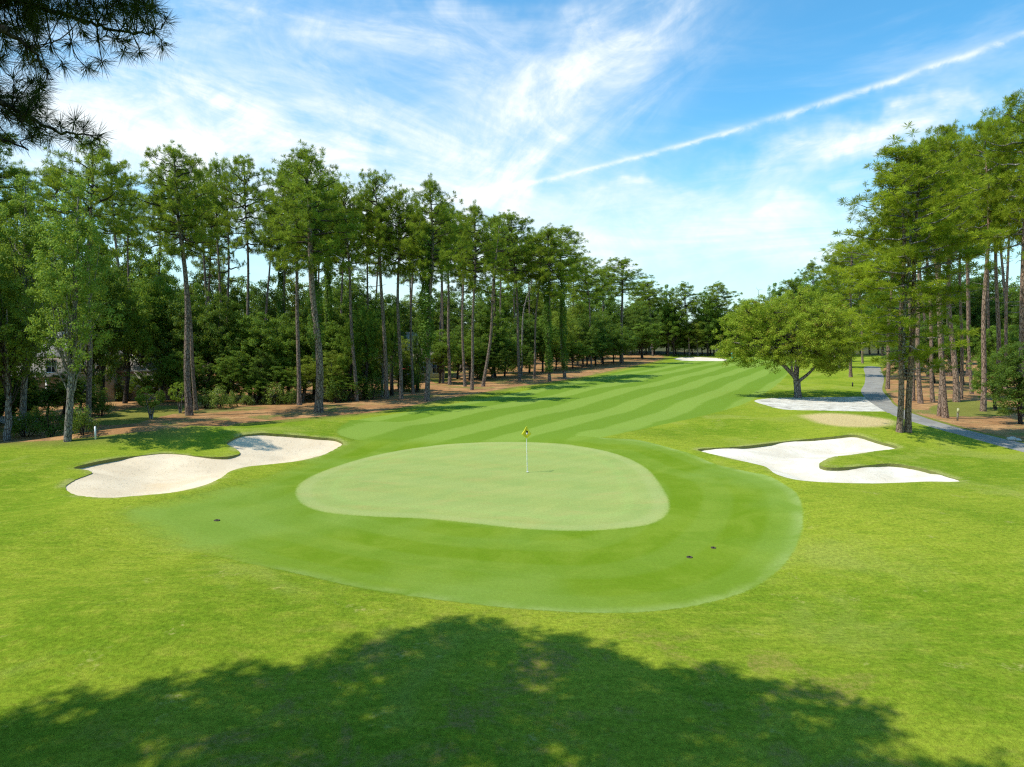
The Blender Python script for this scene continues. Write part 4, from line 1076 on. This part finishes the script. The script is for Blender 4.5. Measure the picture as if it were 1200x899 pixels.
def window(x, z, w, h, y, parent, side=0):
    """front (side 0) window at y; or on the x face (side 1) where x is the plane"""
    g, f, s = MB(), MB(), MB()
    def bx(mb, a0, a1, d0, d1, z0, z1):
        if side == 0: mb.box(a0, a1, y-d1, y-d0, z0, z1)
        else: mb.box(y+d0, y+d1, a0, a1, z0, z1)
    bx(f, x-w/2-.08, x-w/2, 0, .07, z-.08, z+h+.08); bx(f, x+w/2, x+w/2+.08, 0, .07, z-.08, z+h+.08)
    bx(f, x-w/2, x+w/2, 0, .07, z-.08, z); bx(f, x-w/2, x+w/2, 0, .07, z+h, z+h+.08)
    bx(f, x-.025, x+.025, 0, .05, z, z+h); bx(f, x-w/2, x-.025, 0, .05, z+h/2-.02, z+h/2+.02); bx(f, x+.025, x+w/2, 0, .05, z+h/2-.02, z+h/2+.02)
    w_ = f.build('window', M_TRIM, parent)
    bx(g, x-w/2, x+w/2, .005, .02, z, z+h); g.build('pane', M_GLASS, w_)
def house_left():
    p = at(60, 478); rt = empty('house', (p.x, p.y+4, gz(p.x, p.y+4))); rt.rotation_euler = (0, 0, math.radians(14))
    tag(rt, 'grey-roofed house with white-trimmed windows half hidden behind the sweetgums', 'house')
    w = MB(); w.box(-11, 3.0, 0, 8, -.6, 4.4); w.box(3.003, 9.0, .9, 6.5, -.6, 2.9)
    g = MB(); g.add([(9.0, .9, 2.9), (9.0, 6.5, 2.9), (9.0, 3.7, 4.6), (8.9, .9, 2.9), (8.9, 6.5, 2.9), (8.9, 3.7, 4.6)], q=[(0, 1, 4, 3)], t=[(0, 1, 2), (3, 5, 4)])
    w.build('wall', M_WALLG, rt); g.build('gable', M_WALLG, rt)
    rf = hip_roof('roof', -11, 3, 0, 8, 4.4, 6.7, M_ROOFG, rt)
    c_ = MB(); c_.box(-5, -4, 4.6, 5.4, 5.5, 7.3); c_.box(-5.08, -3.92, 4.52, 5.48, 7.303, 7.42); c_.build('chimney', M_WALLG, rf)
    hip_roof('roof', 3.25, 8.6, .9, 6.5, 2.92, 4.7, M_ROOFG, rt, .35, False)
    for x in (-9, -6.6, -2.2, .2, 2.0): window(x, 2.9, .8, 1.1, 0, rt)
    for x in (-9, .8): window(x, .4, 1.1, 1.5, 0, rt)
    window(3.0, .8, .9, 1.2, 9.0, rt, 1); window(6.2, .6, 1.0, 1.3, .9, rt)
    d = MB(); d.box(-4.6, -3.7, -.05, 0, 0, 2.1); dd = d.build('door', M_DOOR, rt); k = MB(); k.box(-3.85, -3.8, -.10, -.05, 1., 1.1); k.build('handle', M_TRIM, dd)
    pr = MB(); pr.box(-6.6, -1.6, -2.6, -.003, 2.45, 2.62); pr.build('porch_roof', M_ROOFG, rt)
    for x in (-6.45, -4.1, -1.85): q = MB(); q.box(x, x+.14, -2.5, -2.36, -.5, 2.447); q.build('porch_post', M_TRIM, rt)
house_left()
def house_mid():
    p = at(470, 449); y = p.y+8; x = p.x*y/p.y; rt = empty('house', (x, y, gz(x, y))); rt.rotation_euler = (0, 0, math.radians(6))
    tag(rt, 'tan-roofed house with pale walls seen between the middle pines of the left row', 'house')
    w = MB(); w.box(-7.5, 6.5, 0, 9, -.5, 3.0); w.box(-2.0, 1.6, -2.4, -.003, -.5, 2.7); w.build('wall', M_WALLW, rt)
    hip_roof('roof', -7.5, 6.5, 0, 9, 3.0, 6.9, M_ROOFT, rt)
    # front gable
    g = MB(); g.add([(-2.4, -2.9, 2.7), (2.0, -2.9, 2.7), (-.2, -2.9, 5.3), (-.2, 3.0, 5.3), (-2.4, 3, 2.7), (2.0, 3, 2.7)], q=[(0, 2, 3, 4), (2, 1, 5, 3), (0, 4, 5, 1)], t=[(0, 1, 2)])
    g.build('roof', M_ROOFT, rt)
    for x in (-6, -3.9, 3.4, 5.2): window(x, .8, 1.1, 1.5, 0, rt)
    window(-.2, .6, 1.5, 1.6, -2.4, rt)
    d = MB(); d.box(2.0, 2.9, -.05, 0, -.1, 2.1); dd = d.build('door', M_DOOR, rt); k = MB(); k.box(2.08, 2.13, -.10, -.05, 1., 1.1); k.build('handle', M_TRIM, dd)
house_mid()
# patio umbrella in front of the tan-roofed house
def patio():
    p = at(474, 450); rt = empty('patio_umbrella', (p.x, p.y+3, gz(p.x, p.y+3))); tag(rt, 'red and green patio umbrella in front of the tan-roofed house', 'umbrella')
    a = MB(); a.tube([(0, 0, 0), (0, 0, 2.5)], .03, 8); a.build('pole', M_TRIM, rt)
    cn = MB(); n = 8; v = [(math.cos(i*math.pi/4)*1.3, math.sin(i*math.pi/4)*1.3, 2.0) for i in range(n)]+[(0, 0, 2.55)]; v += [(a_, b_, c_-.12) for a_, b_, c_ in v[:n]]
    cn.add(v, q=[(i, (i+1) % n, 9+(i+1) % n, 9+i) for i in range(n)], t=[((i+1) % n, i, 8)[::-1] for i in range(n)]); cn.build('canopy', M_RED, rt)
    tp = MB(); v = [(math.cos(i*math.pi/4)*.5, math.sin(i*math.pi/4)*.5, 2.37) for i in range(n)]+[(0, 0, 2.62)]; tp.add(v, t=[(i, (i+1) % n, 8) for i in range(n)]); tp.build('vent', M_GREENC, rt)
patio()

# ================================================================== SMALL THINGS
M_WHITE = simple('white_paint', (.80, .80, .78), .4, .03)
M_YELLOW = simple('yellow_flag', (.95, .82, .05), .6, .04)
M_BLACK = simple('black_print', (.015, .015, .015), .6, .05)
M_DARK = simple('dark_hole', (.03, .03, .025), .8, .1)
M_HEAD = simple('brown_lid', (.07, .06, .035), .9, .3, 20)
M_TEAL = simple('teal_plastic', (.03, .33, .30), .5, .1)
M_PLATE = simple('faded_plate', (.50, .50, .22), .7, .1)
M_WOOD = simple('weathered_post', (.35, .32, .24), .8, .2)
def flag():
    p = at(618, 553); rt = empty('flagstick', (p.x, p.y, p.z-.03)); tag(rt, 'white flagstick with a limp yellow flag standing in the hole on the putting green', 'flag')
    m = p.y/FPX
    H = 55*m
    a = MB(); a.tube([(0, 0, -.1), (-.05*H*.3, 0, H*.6), (-.018*H, 0, H)], [.019, .017, .014], 10); a.build('pole', M_WHITE, rt, True)
    cu = MB(); n = 20
    ring = [(math.cos(i*2*math.pi/n)*.065, math.sin(i*2*math.pi/n)*.065) for i in range(n)]; r2 = [(x*.86, y*.86) for x, y in ring]
    v = [(x, y, .036) for x, y in ring]+[(x, y, .036) for x, y in r2]+[(x, y, -.1) for x, y in r2]
    cu.add(v, q=[(i, (i+1) % n, n+(i+1) % n, n+i) for i in range(n)]+[(n+i, n+(i+1) % n, 2*n+(i+1) % n, 2*n+i) for i in range(n)]); cu.build('cup', M_WHITE, rt)
    # limp cloth: a hanging, folded lozenge round the pole
    prof_ = [(0, -.0, .0), (.12, -.05, .03), (.30, -.10, .08), (.48, -.16, .15), (.60, -.22, .21), (.68, -.24, .22), (.80, -.15, .14), (.92, -.08, .08), (1, -.01, .02)]
    HF = 14.2*m; top = H+.02
    nx = 15; V = []
    for s in np.linspace(0, 1, 22):
        l = np.interp(s, [q[0] for q in prof_], [q[1] for q in prof_]); r_ = np.interp(s, [q[0] for q in prof_], [q[2] for q in prof_])
        for j in range(nx):
            u = j/(nx-1); x = -.018*H+l+(r_-l)*u; yy = -.035-.045*math.sin(u*9.5+s*2.0)*(r_-l)/.45-.02*math.cos(u*4)
            V.append((x, yy, top-s*HF))
    Q = [(i*nx+j, i*nx+j+1, (i+1)*nx+j+1, (i+1)*nx+j) for i in range(21) for j in range(nx-1)]
    fm = MB(); fm.add(V, q=Q); fo = fm.build('flag', M_YELLOW, rt, True)
    so = fo.modifiers.new('thickness', 'SOLIDIFY'); so.thickness = .006
    # printed emblem: dark figure over a pale one
    zc = top-.52*HF; x0 = -.018*H+.02
    def disc(px, pz, rx, rz, y, mt, nm, par):
        mb = MB(); n = 14; v = [(px+math.cos(i*2*math.pi/n)*rx, y, pz+math.sin(i*2*math.pi/n)*rz) for i in range(n)]; v += [(a_, b_+.008, c_) for a_, b_, c_ in v]
        v += [(px, y, pz)]
        mb.add(v, q=[(i, (i+1) % n, n+(i+1) % n, n+i) for i in range(n)], t=[(i, (i+1) % n, 2*n) for i in range(n)]); return mb.build(nm, mt, par)
    e = disc(x0, zc, .055, .10, -.125, M_BLACK, 'emblem', fo); disc(x0-.02, zc-.03, .034, .05, -.135, M_WHITE, 'emblem', fo)
flag()
def disc_thing(px, py, label, rad=.10, name='sprinkler_head'):
    p = at(px, py); z = gz(p.x, p.y)-.03
    rt = empty(name, (p.x, p.y, z)); tag(rt, label, 'sprinkler head', 'sprinkler heads round the green')
    n = 20; mb = MB(); v = []
    for rr, zz in ((rad, -.02), (rad, .018), (rad*.82, .024), (rad*.78, .010), (.0001, .012)):
        v += [(math.cos(i*2*math.pi/n)*rr, math.sin(i*2*math.pi/n)*rr, zz) for i in range(n)]
    q = [(k*n+i, k*n+(i+1) % n, (k+1)*n+(i+1) % n, (k+1)*n+i) for k in range(4) for i in range(n)]
    mb.add(v, q=q); mb.build('lid', M_HEAD, rt)
    c_ = MB(); c_.tube([(0, 0, .0), (0, 0, .034)], rad*.3, 10); c_.build('nozzle', M_BLACK, rt)
disc_thing(836, 641, 'dark sprinkler head on the right of the apron, upper of two', .08)
disc_thing(808, 652, 'dark sprinkler head on the right of the apron, lower of two', .09)
disc_thing(254, 609, 'lone sprinkler head on the left tip of the apron', .10)
disc_thing(183, 586, 'sprinkler head below the left bunker, nearer the bunker end', .11)
disc_thing(207, 583, 'sprinkler head below the left bunker, right of its partner', .11)
disc_thing(246, 574, 'sprinkler head at the near rim of the left bunker', .10)
def post(px, py, ty, label, m1, w=.05, cap=None, name='marker_post', cat='post'):
    p = at(px, py); rt = empty(name, (p.x, p.y, p.z-.05)); tag(rt, label, cat)
    H = (py-ty)/FPX*p.y+.05
    mb = MB(); mb.box(-w, w, -w, w, 0, H-.04); s = w*1.25
    mb.add([(-w, -w, H-.04), (w, -w, H-.04), (w, w, H-.04), (-w, w, H-.04), (0, 0, H)], t=[(0, 1, 4), (1, 2, 4), (2, 3, 4), (3, 0, 4)]); mb.build('shaft', m1, rt)
    if cap:
        c_ = MB(); c_.box(-w*1.9, w*1.9, -w*1.3, -w*1.02, H*cap[1], H*cap[2]); c_.build('plate', cap[0], rt)
    return rt
post(112, 515, 499, 'white marker post in the shade right of the pale sweetgum', M_WHITE, .035)
post(1122, 493, 478, 'pale post with a small yellow plate beside the straw bank', M_WOOD, .045, (M_PLATE, .62, .95), 'sign_post', 'sign')
post(482, 454, 447, 'short yellowish post on the straw by the ivy column', M_WOOD, .10)
post(999, 453, 448, 'tiny dark post on the grass left of the cart path', M_DARK, .06)
def bin_():
    p = at(859, 420); rt = empty('litter_bin', (p.x, p.y, p.z-.05)); tag(rt, 'small teal bin at the far end of the fairway left of the oak', 'bin')
    a = MB(); a.tube([(0, 0, 0), (0, 0, 1.3)], [.45, .55], 14); a.build('body', M_TEAL, rt, True); b = MB(); b.tube([(0, 0, 1.303), (0, 0, 1.42), (0, 0, 1.55)], [.6, .55, .2], 14); b.build('lid', M_TEAL, rt, True)
bin_()
def rock(px, py, s, label):
    p = at(px, py); mb = MB(); n = 9
    V = []; F = []
    for i in range(7):
        for j in range(n):
            a = math.pi*i/6; b = 2*math.pi*j/n; rr = s*(1+.22*math.sin(3*b+i*2.1+s*9)+.12*math.cos(5*b+i))
            V.append((math.sin(a)*math.cos(b)*rr*1.3, math.sin(a)*math.sin(b)*rr, math.cos(a)*rr*.6))
    Q = [(i*n+j, i*n+(j+1) % n, (i+1)*n+(j+1) % n, (i+1)*n+j) for i in range(6) for j in range(n)]
    mb.add(V, q=Q); o = mb.build('rock', M_WALLW, None, True, (p.x, p.y, p.z+s*.3)); tag(o, label, 'rock', 'pale rocks on the straw')
rock(1186, 516, .24, 'pale rock on the straw beside the path near the right edge, bigger of two')
rock(1193, 516.5, .15, 'smaller pale rock touching the bigger one near the right edge')
# low white garden wall by the house at the left edge
def lowwall():
    p = at(8, 496); rt = MB()
    rt.box(-4.5, 2.2, -.12, .12, -.2, .42); rt.box(-4.56, 2.26, -.17, .17, .423, .50)
    o = rt.build('garden_wall', M_TRIM, None, False, (p.x, p.y, p.z)); tag(o, 'low white garden wall at the left edge behind the dark oak trunk', 'wall')
lowwall()

# ================================================================== LIGHT, SKY, CAMERA
sun = bpy.data.lights.new('sun', 'SUN'); sun.energy = 5.0; sun.angle = math.radians(.55); sun.color = (1., .95, .85)
so = bpy.data.objects.new('sun', sun); so.rotation_euler = TOSUN.to_track_quat('Z', 'Y').to_euler(); COL.objects.link(so)
w = bpy.data.worlds.new('World'); sc.world = w; w.use_nodes = True
w.node_tree.nodes.clear(); t = NT(w.node_tree)
sky = t.new('ShaderNodeTexSky', sky_type='NISHITA'); sky.sun_disc = False
sky.sun_elevation = EL; sky.sun_rotation = math.atan2(TOSUN.x, TOSUN.y); sky.ozone_density = 2.2; sky.dust_density = .6; sky.air_density = 1.1
hs = t.new('ShaderNodeHueSaturation'); t.l.new(sky.outputs[0], hs.inputs['Color']); hs.inputs['Saturation'].default_value = 1.12; hs.inputs['Value'].default_value = 1.45; hs.inputs['Hue'].default_value=.492
g = t.new('ShaderNodeTexCoord').outputs['Generated']
sx = t.new('ShaderNodeSeparateXYZ'); t.l.new(g, sx.inputs[0])
# cirrus: a sheet high over the place; u, v are compass/elevation tangents about north (+Y)
yy = t.m('MAXIMUM', t.m('ABSOLUTE', sx.outputs[1]), .12)
U = t.m('DIVIDE', sx.outputs[0], yy); Vv = t.m('DIVIDE', sx.outputs[2], yy)
cb = t.new('ShaderNodeCombineXYZ'); t.l.new(U, cb.inputs[0]); t.l.new(Vv, cb.inputs[1]); uv = cb.outputs[0]
def uvpx(px, py): d = ray(px, py); return d.x/d.y, d.z/d.y
def local(px, py, ang):
    """coordinates along/across a streak centred on a sky position"""
    u0, v0 = uvpx(px, py); ca, sa = math.cos(ang), math.sin(ang)
    du = t.m('SUBTRACT', U, u0); dv = t.m('SUBTRACT', Vv, v0)
    a = t.m('ADD', t.m('MULTIPLY', du, ca), t.m('MULTIPLY', dv, sa)); b = t.m('SUBTRACT', t.m('MULTIPLY', dv, ca), t.m('MULTIPLY', du, sa))
    return a, b
wob = t.m('MULTIPLY', t.m('SUBTRACT', t.noise(uv, 7., 4, .6), .5), .10)
def streak(px, py, deg, la, lb, amp, nscale=(3.2, 10.), lo=.34, hi=.72, wobk=1.5):
    a, b = local(px, py, math.radians(deg))
    b2 = t.m('ADD', b, t.m('MULTIPLY', wob, wobk))
    e = t.m('ADD', t.m('POWER', t.m('ABSOLUTE', t.m('DIVIDE', a, la/FPX)), 2.), t.m('POWER', t.m('ABSOLUTE', t.m('DIVIDE', b2, lb/FPX)), 2.))
    mask = t.m('POWER', 2.718, t.m('MULTIPLY', e, -1.))
    c2 = t.new('ShaderNodeCombineXYZ'); t.l.new(t.m('MULTIPLY', a, nscale[0]), c2.inputs[0]); t.l.new(t.m('MULTIPLY', b, nscale[1]), c2.inputs[1]); c2.inputs[2].default_value = px*.013
    n = t.noise(c2.outputs[0], 1., 6, .62, .9)
    return t.m('MULTIPLY', t.m('MULTIPLY', mask, t.ramp(n, lo, hi, .12, 1.)), amp)
S = [streak(170, 130, -14, 240, 90, 1.25), streak(330, 200, -10, 340, 80, .85), streak(420, 100, -20, 300, 70, .62), streak(380, 20, -4, 330, 22, .5, (3, 20)), streak(620, 160, 60, 130, 58, .52, (4, 12)),
     streak(665, 120, 36, 180, 62, .70, (4, 13)), streak(755, 30, 26, 150, 44, .62, (4, 13)), streak(560, 60, -16, 160, 40, .5, (3, 14)), streak(590, 215, 35, 70, 14, .7, (4, 20)), streak(590, 110, -12, 70, 30, .55), streak(500, 250, -4, 180, 40, .6),
     streak(1050, 150, 13, 190, 20, .95, (3, 18)), streak(960, 180, 16, 120, 16, .6, (3, 18)), streak(760, 230, 6, 70, 9, .75, (3, 22)), streak(860, 270, 2, 260, 40, .55, (2.2, 18)), streak(900, 245, 1, 120, 9, .5, (3, 24)), streak(780, 290, 2, 300, 30, .5, (2.2, 14)),
     streak(950, 215, 8, 160, 10, .45, (3, 22))]
# contrail
def contrail():
    a, b = local(880, 147, math.radians(16.2))
    cc_ = t.new('ShaderNodeCombineXYZ'); t.l.new(t.m('MULTIPLY', a, 26.), cc_.inputs[0]); t.l.new(t.m('MULTIPLY', b, 34.), cc_.inputs[1])
    n = t.noise(cc_.outputs[0], 1., 5, .6, .6)
    slow = t.noise(cc_.outputs[0], .16, 2, .5)
    bend = t.m('MULTIPLY', t.m('MULTIPLY', a, a), .10)
    b2 = t.m('ADD', t.m('SUBTRACT', b, bend), t.m('ADD', t.m('MULTIPLY', t.m('SUBTRACT', n, .5), .011), t.m('MULTIPLY', t.m('SUBTRACT', slow, .5), .012)))
    wd = t.ramp(a, -.45, .5, .0030, .0046, False)
    e = t.m('POWER', t.m('ABSOLUTE', t.m('DIVIDE', b2, wd)), 2.)
    line = t.m('MULTIPLY', t.m('POWER', 2.718, t.m('MULTIPLY', e, -1.)), .62)
    soft = t.m('MULTIPLY', t.m('POWER', 2.718, t.m('MULTIPLY', t.m('POWER', t.m('ABSOLUTE', t.m('DIVIDE', b2, .010)), 2.), -1.)), .14)
    ends = t.m('MULTIPLY', t.ramp(a, -.50, -.42), t.ramp(a, .55, .8, 1, 0))
    return t.m('MULTIPLY', t.m('MULTIPLY', t.m('ADD', line, soft), t.ramp(n, .34, .66, .35, .95)), ends)
S.append(contrail())
fib = t.noise(t.mapping(uv, (1, 1, 1), (0, 0, .25)), 9., 8, .72, 1.2)
fibr = t.ramp(fib, .30, .66, .72, 1.10)
tot = S[0]
for s_ in S[1:]: tot = t.m('ADD', tot, s_)
tot = t.m('MULTIPLY', tot, fibr)
# thin overall veil and general cirrus elsewhere in the sky
veil = t.m('MULTIPLY', t.ramp(t.noise(t.mapping(g, (1, 1, 3.2)), 1.7, 6, .62, .8), .48, .82), .42)
tot = t.m('ADD', tot, veil)
hz = t.ramp(sx.outputs[2], .0, .26, .60, 0.)
tot = t.m('MINIMUM', t.m('ADD', t.m('MULTIPLY', tot, .95), t.m('MULTIPLY', hz, .8)), .97)
upper = t.ramp(sx.outputs[2], -.02, .01)
tot = t.m('MULTIPLY', tot, upper)
blue = t.mix(1., hs.outputs[0], (.74, 1.34, 1.50), 'MULTIPLY')
skyc = t.mix(tot, blue, (10.0, 10.7, 11.0))
bg = t.new('ShaderNodeBackground'); t.l.new(skyc, bg.inputs[0]); bg.inputs[1].default_value = .095
wo = t.new('ShaderNodeOutputWorld'); t.l.new(bg.outputs[0], wo.inputs[0])

cam = bpy.data.cameras.new('camera'); cam.lens = 24; cam.sensor_width = 36; cam.sensor_fit = 'HORIZONTAL'; cam.clip_end = 6000; cam.clip_start = .1
co = bpy.data.objects.new('camera', cam); co.location = (0, 0, CH); co.rotation_euler = (math.pi/2-PITCH, 0, 0); COL.objects.link(co); sc.camera = co
sc.view_settings.view_transform = 'Standard'; sc.view_settings.look = 'None'; sc.view_settings.exposure = .12; sc.view_settings.gamma = 1
sc.cycles.use_denoising = False; sc.cycles.filter_width = 1.25; sc.cycles.sample_clamp_indirect = 6.0; sc.cycles.max_bounces = 4; sc.cycles.diffuse_bounces = 3; sc.cycles.transmission_bounces = 3; sc.cycles.transparent_max_bounces = 4
sc.cycles.use_adaptive_sampling = True; sc.cycles.adaptive_threshold = .015
